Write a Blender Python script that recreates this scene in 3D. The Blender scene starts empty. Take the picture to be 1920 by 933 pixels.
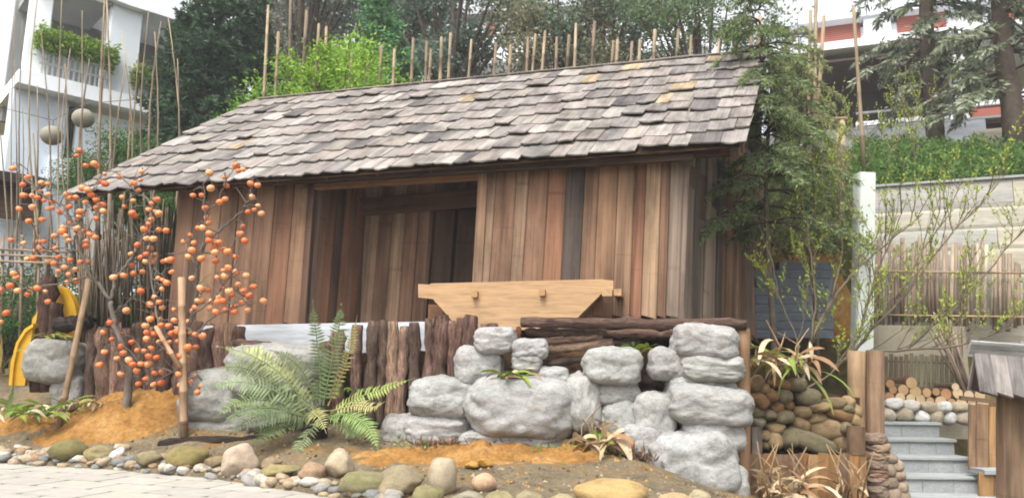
import bpy, math, random
import numpy as np
from mathutils import Vector, Matrix, noise

random.seed(11)
rng = np.random.default_rng(11)
S = bpy.context.scene
C = S.collection
U = random.uniform

# ------------------------------------------------------------------ camera
FPX = 1440.0
CAM = Vector((0.0, 0.0, 1.3))
PITCH = math.atan((710 - 466.5) / FPX)
ROLL = math.radians(0.75)
RM = Matrix.Rotation(math.pi / 2 + PITCH, 4, 'X') @ Matrix.Rotation(ROLL, 4, 'Z')
cd = bpy.data.cameras.new('camera')
cam = bpy.data.objects.new('camera', cd)
C.objects.link(cam)
cam.matrix_world = Matrix.Translation(CAM) @ RM
cd.sensor_fit = 'HORIZONTAL'
cd.sensor_width = 36.0
cd.lens = 36.0 * FPX / 1920.0
cd.clip_start = 0.05
cd.clip_end = 2000.0
S.camera = cam

# ------------------------------------------------------------------ sky, sun, exposure
SUN_EL, SUN_AZ = math.radians(58), math.radians(205)     # azimuth clockwise from +Y
w = bpy.data.worlds.new('World')
S.world = w
w.use_nodes = True
nt = w.node_tree
bg = nt.nodes['Background']
sky = nt.nodes.new('ShaderNodeTexSky')
sky.sky_type = 'NISHITA'
sky.sun_disc = False
sky.sun_elevation = SUN_EL
sky.sun_rotation = SUN_AZ
sky.air_density = 1.0
sky.dust_density = 4.0
sky.ozone_density = 1.0
hs = nt.nodes.new('ShaderNodeHueSaturation')
hs.inputs['Saturation'].default_value = 0.14
nt.links.new(sky.outputs[0], hs.inputs['Color'])
nt.links.new(hs.outputs[0], bg.inputs['Color'])
bg.inputs['Strength'].default_value = 0.15
sd = bpy.data.lights.new('sun', 'SUN')
sd.energy = 1.2
sd.angle = math.radians(22)
sd.color = (1.0, 0.96, 0.9)
sun = bpy.data.objects.new('sun', sd)
C.objects.link(sun)
sdir = Vector((math.sin(SUN_AZ) * math.cos(SUN_EL), math.cos(SUN_AZ) * math.cos(SUN_EL), math.sin(SUN_EL)))
sun.rotation_euler = sdir.to_track_quat('Z', 'Y').to_euler()
sun.location = (0, -5, 20)
S.view_settings.view_transform = 'Standard'
S.view_settings.look = 'None'
S.view_settings.gamma = 1.0
S.view_settings.exposure = 1.36
S.view_settings.use_curve_mapping = False
S.cycles.filter_width = 1.9

# ------------------------------------------------------------------ pixel -> place helpers (photo pixels)
R3 = RM.to_3x3()
def ray(px, py):
    d = R3 @ Vector(((px - 960) / FPX, -(py - 466.5) / FPX, -1.0))
    return d / d.y
def P(px, py, Y):
    return CAM + ray(px, py) * Y
def G(px, py, z):
    d = ray(px, py)
    return CAM + d * ((z - CAM.z) / d.z)
def onplane(px, py, p0, n):
    d = ray(px, py)
    return CAM + d * ((p0 - CAM).dot(n) / d.dot(n))
def lerp(a, b, t):
    return a + (b - a) * t
def srgb(r, g, b, k=0.74):
    f = lambda c: ((c / 255 + 0.055) / 1.055) ** 2.4 if c > 10 else c / 255 / 12.92
    return (f(r) * k, f(g) * k, f(b) * k)
def dk(c, k): return tuple(x * k for x in c)
def jit(c, a=0.12):
    m = 1 + U(-a, a)
    return tuple(max(0.002, x * m * (1 + U(-a, a) * 0.25)) for x in c)

# ------------------------------------------------------------------ objects
WM = {}
def link(o, parent=None, M=None, color=None):
    C.objects.link(o)
    M = M or Matrix.Identity(4)
    if parent is not None:
        o.parent = parent
        o.matrix_parent_inverse = WM[parent.name].inverted()
    o.matrix_basis = M
    WM[o.name] = M.copy()
    if color is not None:
        o.color = (*color, 1.0)
    return o
def obj(name, me, mat=None, parent=None, M=None, color=None):
    if mat is not None and not me.materials:
        me.materials.append(mat)
    return link(bpy.data.objects.new(name, me), parent, M, color)
def tag(o, label=None, cat=None, group=None, kind=None):
    if label: o['label'] = label
    if cat: o['category'] = cat
    if group: o['group'] = group
    if kind: o['kind'] = kind
    return o
def thing(name, loc, label, cat, group=None):
    o = bpy.data.objects.new(name, None)
    o.empty_display_size = 0.2
    link(o, None, Matrix.Translation(loc))
    return tag(o, label, cat, group)
def mesh(name, V, F, smooth=False, mats=None, mi=None):
    me = bpy.data.meshes.new(name)
    me.from_pydata([tuple(v) for v in V], [], F)
    if mats:
        for m in mats: me.materials.append(m)
    if mi is not None:
        me.polygons.foreach_set('material_index', mi)
    if smooth:
        me.polygons.foreach_set('use_smooth', [True] * len(F))
    me.update()
    return me
def frame(p0, p1, hint):
    """matrix with local Z along p0->p1, local Y close to hint"""
    z = (p1 - p0); L = z.length; z = z / L
    x = hint.cross(z)
    if x.length < 1e-5: x = Vector((1, 0, 0)).cross(z)
    x.normalize()
    y = z.cross(x)
    M = Matrix((x, y, z)).transposed().to_4x4()
    M.translation = p0
    return M, L
def SC(x, y, z):
    return Matrix.Diagonal((x, y, z, 1.0))

# box with chamfered long edges, local Z = length (0..1), X width, Y thickness (both -0.5..0.5)
def chamfer_box(name, c=0.06, ragged=0.0, seg=1, seed=0):
    r = random.Random(seed)
    prof = [(-.5 + c, -.5), (.5 - c, -.5), (.5, -.5 + c * 3), (.5, .5 - c * 3), (.5 - c, .5), (-.5 + c, .5), (-.5, .5 - c * 3), (-.5, -.5 + c * 3)]
    V, F = [], []
    for z in (0, 1):
        off = {}
        for i, (x, y) in enumerate(prof):
            key = round(x, 2)
            if key not in off: off[key] = r.uniform(-ragged, ragged) if z == 0 else r.uniform(-ragged, ragged) * .5
            V.append((x, y, z + off[key]))
    for i in range(8):
        j = (i + 1) % 8
        F.append((i, j, 8 + j, 8 + i))
    F.append(tuple(range(7, -1, -1))); F.append(tuple(range(8, 16)))
    return mesh(name, V, F)
BOX = [chamfer_box('plank_mesh', 0.05, 0.0, seed=i) for i in range(1)]
RAG = [chamfer_box('rough_plank_mesh', 0.06, 0.012, seed=i) for i in range(4)]
def use(me, mat):
    """shared mesh per material"""
    k = (me.name, mat.name)
    if k not in use.d:
        m = me.copy(); m.materials.clear(); m.materials.append(mat); use.d[k] = m
    return use.d[k]
use.d = {}
def plank(name, parent, p0, p1, wd, th, hint, mat, color, me=None):
    M, L = frame(p0, p1, hint)
    return obj(name, use(me or BOX[0], mat), None, parent, M @ SC(wd, th, L), color)
def bar(name, parent, a, b, mat, color, M0=None):
    """axis aligned box a..b in frame M0, length along its longest side"""
    M0 = M0 or Matrix.Identity(4)
    a, b = Vector(a), Vector(b)
    d = b - a; c = (a + b) / 2
    ax = max(range(3), key=lambda i: abs(d[i]))
    e = [Vector((1, 0, 0)), Vector((0, 1, 0)), Vector((0, 0, 1))]
    z = e[ax]; x = e[(ax + 1) % 3]; y = e[(ax + 2) % 3]
    L = Matrix((x, y, z)).transposed().to_4x4()
    L.translation = c - z * abs(d[ax]) / 2
    return obj(name, use(BOX[0], mat), None, parent, M0 @ L @ SC(abs(d[(ax + 1) % 3]), abs(d[(ax + 2) % 3]), abs(d[ax])), color)

def tube(V, F, pts, rad, sides=6, cap=True, wob=0.0):
    n0 = len(V)
    m = len(pts)
    up = Vector((0.13, 0.31, 0.94))
    for i, p in enumerate(pts):
        a = pts[max(i - 1, 0)]; b = pts[min(i + 1, m - 1)]
        t = (b - a)
        if t.length < 1e-7: t = Vector((0, 0, 1))
        t.normalize()
        x = t.cross(up)
        if x.length < 0.1: x = t.cross(Vector((1, 0, 0)))
        x.normalize(); y = t.cross(x)
        for k in range(sides):
            an = 2 * math.pi * k / sides
            r = rad[i] * (1 + (U(-wob, wob) if wob else 0))
            V.append(p + x * (math.cos(an) * r) + y * (math.sin(an) * r))
    for i in range(m - 1):
        for k in range(sides):
            j = (k + 1) % sides
            F.append((n0 + i * sides + k, n0 + i * sides + j, n0 + (i + 1) * sides + j, n0 + (i + 1) * sides + k))
    if cap:
        F.append(tuple(n0 + k for k in range(sides - 1, -1, -1)))
        F.append(tuple(n0 + (m - 1) * sides + k for k in range(sides)))
def tube_obj(name, parent, pts, rad, mat, color, sides=6, wob=0.0, smooth=True):
    pts = [Vector(p) for p in pts]
    o0 = pts[0].copy()
    V, F = [], []
    M, L = frame(pts[0], pts[-1], Vector((0, -1, 0)))
    Mi = M.inverted()
    tube(V, F, [Mi @ p for p in pts], rad, sides, True, wob)
    return obj(name, mesh(name, V, F, smooth), mat, parent, M, color)

def leafmesh(name, base, dr, L, Wd, flat=None, mats=None):
    """N diamond leaves: base points (N,3), directions, lengths, widths"""
    n = len(base)
    base = np.asarray(base, dtype=np.float64); dr = np.asarray(dr, dtype=np.float64)
    dr = dr / (np.linalg.norm(dr, axis=1, keepdims=True) + 1e-9)
    rnd = rng.normal(size=(n, 3))
    if flat is not None: rnd = rnd * (1 - flat) + np.array([0, 0, 1.0]) * flat * 2
    side = np.cross(dr, rnd); side /= (np.linalg.norm(side, axis=1, keepdims=True) + 1e-9)
    nrm = np.cross(side, dr)
    L = np.broadcast_to(np.asarray(L, float), (n,))[:, None]; Wd = np.broadcast_to(np.asarray(Wd, float), (n,))[:, None]
    mid = base + dr * L * 0.45 + nrm * L * 0.06
    V = np.stack([base, mid + side * Wd * .5, base + dr * L, mid - side * Wd * .5], 1).reshape(-1, 3)
    me = bpy.data.meshes.new(name)
    me.vertices.add(n * 4); me.vertices.foreach_set('co', V.ravel().astype(np.float32))
    me.loops.add(n * 4); me.loops.foreach_set('vertex_index', np.arange(n * 4, dtype=np.int32))
    me.polygons.add(n)
    me.polygons.foreach_set('loop_start', np.arange(0, n * 4, 4, dtype=np.int32))
    at = me.attributes.new('v', 'FLOAT', 'FACE')
    at.data.foreach_set('value', rng.random(n).astype(np.float32))
    me.update(calc_edges=True)
    if mats: me.materials.append(mats)
    return me

# ------------------------------------------------------------------ materials
def nodes(name, rough=0.85, spec=0.2):
    m = bpy.data.materials.new(name); m.use_nodes = True
    t = m.node_tree; b = t.nodes['Principled BSDF']
    b.inputs['Roughness'].default_value = rough
    b.inputs['Specular IOR Level'].default_value = spec
    return m, t, b
def add(t, kind, **kw):
    n = t.nodes.new(kind)
    for k, v in kw.items(): setattr(n, k, v)
    return n
def ramp(t, fac, stops):
    r = add(t, 'ShaderNodeValToRGB')
    e = r.color_ramp.elements
    while len(e) < len(stops): e.new(0.5)
    for el, (p, c) in zip(e, stops):
        el.position = p
        el.color = (c, c, c, 1) if isinstance(c, (int, float)) else (*c, 1)
    t.links.new(fac, r.inputs[0])
    return r.outputs[0]
def mul(t, a, b, fac=1.0, mode='MULTIPLY'):
    n = add(t, 'ShaderNodeMix', data_type='RGBA', blend_type=mode)
    n.inputs[0].default_value = fac
    for s, v in ((6, a), (7, b)):
        if hasattr(v, 'links'): t.links.new(v, n.inputs[s])
        else: n.inputs[s].default_value = (*v, 1)
    return n.outputs[2]
def coords(t, scale, world=False, rnd=True):
    if world:
        src = add(t, 'ShaderNodeNewGeometry').outputs['Position']
    else:
        src = add(t, 'ShaderNodeTexCoord').outputs['Object']
    mp = add(t, 'ShaderNodeMapping')
    mp.inputs['Scale'].default_value = scale
    t.links.new(src, mp.inputs[0])
    if rnd and not world:
        oi = add(t, 'ShaderNodeObjectInfo')
        mm = add(t, 'ShaderNodeMath', operation='MULTIPLY'); mm.inputs[1].default_value = 53.0
        t.links.new(oi.outputs['Random'], mm.inputs[0])
        t.links.new(mm.outputs[0], mp.inputs['Location'])
    return mp.outputs[0]
def ntex(t, co, scale=1.0, detail=4.0, rough=0.6, dist=0.0):
    n = add(t, 'ShaderNodeTexNoise')
    n.inputs['Scale'].default_value = scale; n.inputs['Detail'].default_value = detail
    n.inputs['Roughness'].default_value = rough; n.inputs['Distortion'].default_value = dist
    t.links.new(co, n.inputs['Vector'])
    return n.outputs['Fac']
def bump(t, b, h, strength=0.4, dist=0.02):
    n = add(t, 'ShaderNodeBump')
    n.inputs['Strength'].default_value = strength; n.inputs['Distance'].default_value = dist
    t.links.new(h, n.inputs['Height']); t.links.new(n.outputs[0], b.inputs['Normal'])
def tint(t):
    return add(t, 'ShaderNodeObjectInfo').outputs['Color']

def mat_wood(name, sx=14, sz=1.2, lo=0.55, hi=1.25, rough=0.8, stain=True, bs=0.35):
    m, t, b = nodes(name, rough)
    g = ntex(t, coords(t, (sx, sx, sz)), 1.0, 5, 0.65, 0.6)
    c = mul(t, tint(t), ramp(t, g, [(0.25, lo), (0.5, 0.95), (0.75, hi)]))
    if stain:
        g2 = ntex(t, coords(t, (1.6, 1.6, 1.1)), 1.0, 3, 0.55)
        c = mul(t, c, ramp(t, g2, [(0.3, 0.5), (0.5, 0.95), (0.7, 1.18)]))
        gw_ = ntex(t, coords(t, (2.2, 2.2, .9), world=True), 1.0, 5, 0.65)
        c = mul(t, c, ramp(t, gw_, [(0.32, 0.62), (0.52, 1.0), (0.7, 1.12)]))
        g3 = ntex(t, coords(t, (0, 0, 22)), 1.0, 2, 0.5)
        c = mul(t, c, ramp(t, g3, [(0.27, 0.62), (0.36, 1.0)]), 0.6)
    t.links.new(c, b.inputs['Base Color'])
    bump(t, b, g, bs, 0.01)
    return m
M_WOOD = mat_wood('weathered_plank_wood', 7, 1.2)
M_SHIN = mat_wood('shingle_wood', 9, 0.6, 0.58, 1.24, 0.85, True, 0.6)
M_LWOOD = mat_wood('fresh_cut_wood', 9, 0.8, 0.8, 1.12, 0.7, True, 0.15)
M_BAMB = mat_wood('dry_bamboo', 30, 3.0, 0.7, 1.2, 0.6, True, 0.1)

def mat_bark(name):
    m, t, b = nodes(name, 0.95, 0.1)
    co = coords(t, (26, 26, 4.0))
    g = ntex(t, co, 1.0, 6, 0.7, 1.2)
    g2 = ntex(t, coords(t, (5, 5, 3)), 1.0, 3, 0.6)
    c = mul(t, tint(t), ramp(t, g, [(0.32, 0.28), (0.5, 0.9), (0.68, 1.9)]))
    c = mul(t, c, ramp(t, g2, [(0.3, 0.7), (0.7, 1.25)]))
    t.links.new(c, b.inputs['Base Color'])
    bump(t, b, g, 0.9, 0.03)
    return m
M_BARK = mat_bark('rough_bark')

def mat_stone(name, sc=4.0, lo=0.6, hi=1.25, bs=0.5, crack=False, moss=None, dirt=None):
    m, t, b = nodes(name, 0.9, 0.15)
    co = coords(t, (1, 1, 1), world=False)
    g = ntex(t, co, sc, 6, 0.65)
    g2 = ntex(t, co, sc * 7, 4, 0.7)
    c = mul(t, tint(t), ramp(t, g, [(0.28, lo), (0.5, 1.0), (0.75, hi)]))
    c = mul(t, c, ramp(t, g2, [(0.3, 0.8), (0.65, 1.1)]))
    h = g2
    if crack:
        g4 = ntex(t, co, sc * 3.2, 9, 0.78)
        gc = ntex(t, co, sc * .9, 7, 0.6)
        ck = ramp(t, gc, [(0.488, 1.0), (0.5, 0.35), (0.512, 1.0)])
        c = mul(t, c, ck, 0.55)
        c = mul(t, c, ramp(t, g4, [(0.3, 0.78), (0.5, 1.0), (0.7, 1.06)]))
        g5 = ntex(t, co, sc * 1.1, 5, 0.7)
        n5 = add(t, 'ShaderNodeMix', data_type='RGBA'); t.links.new(ramp(t, g5, [(0.52, 0.0), (0.72, 0.5)]), n5.inputs[0]); t.links.new(c, n5.inputs[6]); n5.inputs[7].default_value = (*srgb(132, 116, 96), 1); c = n5.outputs[2]
        h = g4
    if moss:
        g3 = ntex(t, co, sc * 0.7, 4, 0.6)
        n = add(t, 'ShaderNodeMix', data_type='RGBA')
        t.links.new(ramp(t, g3, [(0.48, 0.0), (0.66, 0.6)]), n.inputs[0])
        t.links.new(c, n.inputs[6]); n.inputs[7].default_value = (*moss, 1)
        c = n.outputs[2]
    t.links.new(c, b.inputs['Base Color'])
    bump(t, b, h, bs, 0.03)
    return m
M_CEM = mat_stone('cement_boulder', 1.6, 0.78, 1.15, 0.75, crack=True)
M_STONE = mat_stone('river_stone', 1.8, 0.62, 1.22, 0.5)
M_MOSS = mat_stone('mossy_stone', 1.8, 0.6, 1.25, 0.6, moss=srgb(124, 118, 74))
M_CONC = mat_stone('concrete', 1.2, 0.8, 1.12, 0.2)

def mat_plain(name, col=None, rough=0.7, sc=3.0, lo=0.85, hi=1.1, bs=0.1, world=False, spec=0.3):
    m, t, b = nodes(name, rough, spec)
    g = ntex(t, coords(t, (1, 1, 1), world=world), sc, 5, 0.6)
    c = mul(t, col if col else tint(t), ramp(t, g, [(0.3, lo), (0.7, hi)]))
    t.links.new(c, b.inputs['Base Color'])
    bump(t, b, g, bs, 0.02)
    return m
M_PAINT = mat_plain('painted_plaster', None, 0.75, 0.8, 0.9, 1.05, 0.05, True)
M_YEL = mat_plain('yellow_paint', None, 0.45, 2.0, 0.85, 1.08, 0.05, spec=0.5)
M_METAL = mat_plain('dark_green_metal', None, 0.45, 4.0, 0.85, 1.1, 0.03, spec=0.5)
M_PAVE = mat_plain('paving_stone', None, 0.85, 9.0, 0.86, 1.08, 0.15, True)
M_PAPER = mat_plain('lantern_paper', None, 0.8, 2.0, 0.9, 1.05, 0.05)

def mat_soil(name, c1, c2, c3, sc=2.2, bs=0.8):
    m, t, b = nodes(name, 1.0, 0.05)
    co = coords(t, (1, 1, 1), world=True)
    g = ntex(t, co, sc, 6, 0.65); g2 = ntex(t, co, sc * 9, 5, 0.7)
    r = add(t, 'ShaderNodeValToRGB'); e = r.color_ramp.elements; e.new(0.5)
    for el, (p, cc) in zip(e, ((0.36, c1), (0.52, c2), (0.66, c3))): el.position = p; el.color = (*cc, 1)
    t.links.new(g, r.inputs[0])
    c = mul(t, r.outputs[0], ramp(t, g2, [(0.3, 0.6), (0.7, 1.25)]))
    t.links.new(c, b.inputs['Base Color'])
    bump(t, b, g2, bs, 0.05)
    return m
M_OSOIL = mat_soil('orange_soil', srgb(150, 110, 64), srgb(178, 132, 74), srgb(190, 150, 98))
M_BED = mat_soil('grey_bed_soil', srgb(120, 108, 88), srgb(142, 128, 104), srgb(150, 118, 72))
M_DSOIL = mat_soil('dark_terrace_soil', srgb(70, 52, 40), srgb(92, 70, 52), srgb(110, 84, 60))
M_HILL = mat_soil('hillside_soil', srgb(70, 74, 40), srgb(96, 88, 56), srgb(130, 96, 60), 0.6)

def mat_leaf(name, trans=0.35, rough=0.55, var=0.5, gain=1.5):
    m, t, b = nodes(name, rough, 0.25)
    at = add(t, 'ShaderNodeAttribute', attribute_name='v')
    c = mul(t, tint(t), ramp(t, at.outputs['Fac'], [(0.0, gain * (1 - var)), (0.5, gain), (1.0, gain * (1 + var))]))
    t.links.new(c, b.inputs['Base Color'])
    tr = add(t, 'ShaderNodeBsdfTranslucent'); t.links.new(c, tr.inputs[0])
    mx = add(t, 'ShaderNodeMixShader'); mx.inputs[0].default_value = trans
    t.links.new(b.outputs[0], mx.inputs[1]); t.links.new(tr.outputs[0], mx.inputs[2])
    t.links.new(mx.outputs[0], t.nodes['Material Output'].inputs[0])
    return m
M_LEAF = mat_leaf('leaf', 0.4)
M_NEED = mat_leaf('needle', 0.25, 0.9, 0.5, 1.9)
M_BLADE = mat_leaf('blade_leaf', 0.25, 0.6, 0.3, 1.3)

def mat_fruit():
    m, t, b = nodes('persimmon_skin', 0.38, 0.5)
    co = coords(t, (1, 1, 1))
    g = ntex(t, co, 0.9, 3, 0.5)
    c = mul(t, tint(t), ramp(t, g, [(0.3, 0.78), (0.7, 1.18)]))
    t.links.new(c, b.inputs['Base Color'])
    return m
M_FRUIT = mat_fruit()
m, t, b = nodes('calyx', 0.9); b.inputs['Base Color'].default_value = (*srgb(96, 78, 46), 1); M_CALYX = m
m, t, b = nodes('gap_shade_black', 0.6); b.inputs['Base Color'].default_value = (0.006, 0.006, 0.007, 1); M_BLACK = m  # near-black that paints the shade seen through the door gap
def mat_brick():
    m, t, b = nodes('red_brick_facing', 0.85)
    br = add(t, 'ShaderNodeTexBrick')
    br.inputs['Color1'].default_value = (*srgb(150, 70, 58), 1); br.inputs['Color2'].default_value = (*srgb(165, 84, 70), 1)
    br.inputs['Mortar'].default_value = (*srgb(178, 120, 105), 1); br.inputs['Scale'].default_value = 6.0
    t.links.new(coords(t, (1, 1, 1), rnd=False), br.inputs[0]); t.links.new(br.outputs[0], b.inputs['Base Color'])
    return m
M_BRICK = mat_brick()
m, t, b = nodes('window_glass', 0.08, 0.6); b.inputs['Base Color'].default_value = (0.05, 0.06, 0.07, 1); M_GLASS = m

# ------------------------------------------------------------------ hut frame (needed by the terrain)
A = P(1275, 590, 9.0)                     # front right corner, base of wall
B = P(318, 612, 10.62)                    # front left corner
eL = Vector((B.x - A.x, B.y - A.y, 0)).normalized()
nF = Vector((0, 0, 1)).cross(eL)          # horizontal normal of the front
if nF.y > 0: nF = -nF
PHI = math.radians(30)
eD = Vector((math.sin(PHI), math.cos(PHI), 0))
def Wp(px, py, off=0.0):
    return onplane(px, py, A + nF * off, nF)
BASEZ = lambda x: A.z + (B.z - A.z) * (A.x - x) / (A.x - B.x)

# ------------------------------------------------------------------ terrain
Z0 = 0.28
kerb_px = [G(x, y, Z0) for x, y in ((0, 868), (200, 880), (400, 898), (620, 932))]
KX = [-30, kerb_px[0].x - 3] + [p.x for p in kerb_px] + [-0.2, 1.5, 6, 30]
KY = [kerb_px[0].y + 3.2, kerb_px[0].y + 0.7] + [p.y for p in kerb_px] + [5.7, 5.1, 4.6, 4.2]
def ky(x): return float(np.interp(x, KX, KY))
def sstep(a, b, x):
    t = min(1, max(0, (x - a) / (b - a))); return t * t * (3 - 2 * t)
def gz(x, y):
    s = y - ky(x)
    if s < 0: return Z0
    k = float(np.interp(x, [-7, -4, -2.2, -0.8, 1.2, 2.1, 3.0], [.36, .36, .20, .10, .09, -.03, -.10]))
    z = Z0 + 0.04 + min(s, 2.6) * k
    z += noise.noise(Vector((x * 2.1, y * 2.1, 0))) * 0.045 * min(1, s * 3) + noise.noise(Vector((x * 7, y * 7, 3))) * 0.014
    return max(z, Z0 + 0.03) if x < 1.3 else z
def hill(x, y):
    q = -(Vector((x, y, 0)) - Vector((A.x, A.y, 0))).dot(nF)
    lf = 1 - sstep(-8.5, -5.0, x) * 1.0
    lo = 0.42 if x < 2.5 else 0.3
    hi = 4.7 + 0.38 * max(0, min(q, 26) - 6.2)
    zc = lo + (hi - lo) * sstep(4.3, 6.2, q)
    zl = 0.42 + 0.22 * max(0, min(y, 30) - 12.0)
    z = zc * (1 - lf) + zl * lf
    return z + noise.noise(Vector((x * .5, y * .5, 1))) * 0.15 * sstep(4.3, 6, q)
def Gd(px, py):
    Y = 5.0
    while Y < 12:
        p = P(px, py, Y)
        if p.z <= gz(p.x, p.y): return p
        Y += 0.02
    return p
# coarse terrain to the horizon
xs = np.concatenate([[-400, -150, -70], np.arange(-40, 40.1, 1.0), [70, 150, 400]])
ys = np.concatenate([[-200, -60, -20, 0, 4], np.arange(5, 45.1, 0.8), [60, 90, 150, 400, 900]])
def base_z(x, y):
    low = Z0 - 0.1 if x < 1.2 else lerp(Z0 - 0.1, -0.35, sstep(1.2, 3.0, x))
    if x > 2.4: return lerp(low, hill(x, y) - 0.02, sstep(11.0, 13.0, y))
    return lerp(low, hill(x, y) - 0.02, sstep(2.2, 4.0, y - ky(x)) if x < -3 else sstep(4.5, 6.5, y - ky(x)))
V = [(x, y, base_z(x, y)) for y in ys for x in xs]
nx = len(xs)
Fc = [(j * nx + i, j * nx + i + 1, (j + 1) * nx + i + 1, (j + 1) * nx + i) for j in range(len(ys) - 1) for i in range(nx - 1)]
tag(obj('ground', mesh('ground', V, Fc, True), M_HILL), kind='structure')
# garden bed
V, Fc = [], []
bx = np.arange(-11, 3.2, 0.09); bs = np.concatenate([[0, 0.0], np.linspace(0.02, 4.6, 52)])
for j, s in enumerate(bs):
    for x in bx:
        y = ky(x) + s + 0.03 * noise.noise(Vector((x * 6, 0, 0)))
        V.append((x, y, Z0 - 0.05 if j == 0 else gz(x, max(y, ky(x) + 0.001))))
nx = len(bx)
Fc = [(j * nx + i, j * nx + i + 1, (j + 1) * nx + i + 1, (j + 1) * nx + i) for j in range(len(bs) - 1) for i in range(nx - 1)]
tag(obj('garden_bed', mesh('garden_bed', V, Fc, True), M_BED), kind='structure')
# pavement
pv = tag(obj('pavement', mesh('pavement', [(-14, -4, Z0 - .02), (1.1, -4, Z0 - .02), (1.1, 6.0, Z0 - .02), (-6.2, 9.4, Z0 - .02), (-14, 11, Z0 - .02)], [(0, 1, 2, 3, 4)]), M_PAVE, None, None, srgb(110, 102, 92)), kind='structure')
pa = math.radians(-17)
pu, pvv = Vector((math.cos(pa), math.sin(pa), 0)), Vector((-math.sin(pa), math.cos(pa), 0))
pme = use(BOX[0], M_PAVE)
for i in range(-14, 15):
    for j in range(-8, 9):
        c = Vector((-4.0, 7.4, 0)) + pu * (0.62 * i + (0.31 if j % 2 else 0)) + pvv * (0.42 * j)
        if c.y > ky(c.x) + 0.25 or c.y < 4.6 or c.x < -8.5 or c.x > 0.3: continue
        M = Matrix((pu, pvv, Vector((0, 0, 1)))).transposed().to_4x4(); M.translation = c + Vector((0, 0, Z0 - .03 + U(0, .003)))
        # paver lies flat: local Z up
        obj('paver', pme, None, pv, M @ SC(0.606, 0.406, 0.035), jit(srgb(182, 176, 166), 0.06))
# orange soil: mound around the persimmon trunk and the strip below the boulders
def soil_patch(name, cx, cy, rx, ry, h, n=90, pw=1.0):
    V, F = [], []
    for j in range(n + 1):
        for i in range(n + 1):
            a, bb = i / n * 2 - 1, j / n * 2 - 1
            x, y = cx + a * rx, cy + bb * ry
            r = math.hypot(a, bb) + 0.22 * noise.noise(Vector((x * 2, y * 2, 5)))
            k = max(0, 1 - r * r) ** pw
            z = gz(x, y) - 0.05 + (h + 0.05) * k + k * 0.07 * noise.noise(Vector((x * 5, y * 5, 9))) + k * .045 * noise.noise(Vector((x * 14, y * 14, 2))) + k * .02 * abs(noise.noise(Vector((x * 30, y * 30, 4))))
            V.append((x, y, z))
    F = [(j * (n + 1) + i, j * (n + 1) + i + 1, (j + 1) * (n + 1) + i + 1, (j + 1) * (n + 1) + i) for j in range(n) for i in range(n)]
    return tag(obj(name, mesh(name, V, F, True), M_OSOIL), kind='structure')
p = Gd(225, 800)
soil_patch('soil_mound', p.x + 0.06, p.y + 0.3, 1.2, 0.8, 0.3)
p = Gd(60, 800)
soil_patch('soil_mound', p.x, p.y + 0.2, 0.8, 0.5, 0.06)
p = Gd(890, 860)
soil_patch('soil_strip', p.x + .1, p.y + 0.1, 1.6, 0.62, 0.05, 90, 0.6)
# terrace that carries the hut
def terrace():
    off = 0.36
    f0 = A + nF * off + eL * (-0.42); f1 = B + nF * off + eL * 1.0
    V, F = [], []
    n = 60
    for r in range(10):
        for i in range(n + 1):
            p = lerp(f0, f1, i / n)
            top = BASEZ(p.x) - 0.4
            t = min(r / 6, 1)
            q = p + Vector((0, 0, 0)) if r <= 6 else p - nF * (0.25 * (r - 6) ** 1.6)
            z = lerp(-0.1, top, t)
            k = 0.07 * noise.noise(Vector((q.x * 3, z * 3, 1)))
            V.append(Vector((q.x, q.y, z)) + nF * k + Vector((0, 0, k * .4)))
    F = [(r * (n + 1) + i, r * (n + 1) + i + 1, (r + 1) * (n + 1) + i + 1, (r + 1) * (n + 1) + i) for r in range(9) for i in range(n)]
    # right flank
    k0 = len(V)
    for r in range(2):
        V += [f0 + eD * (r * 5.5) + Vector((0, 0, -0.1 - f0.z)), f0 + eD * (r * 5.5) + Vector((0, 0, A.z - 0.42 - f0.z))]
    F.append((k0, k0 + 2, k0 + 3, k0 + 1))
    tag(obj('terrace', mesh('terrace', V, F, True), M_DSOIL), kind='structure')
terrace()

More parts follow.
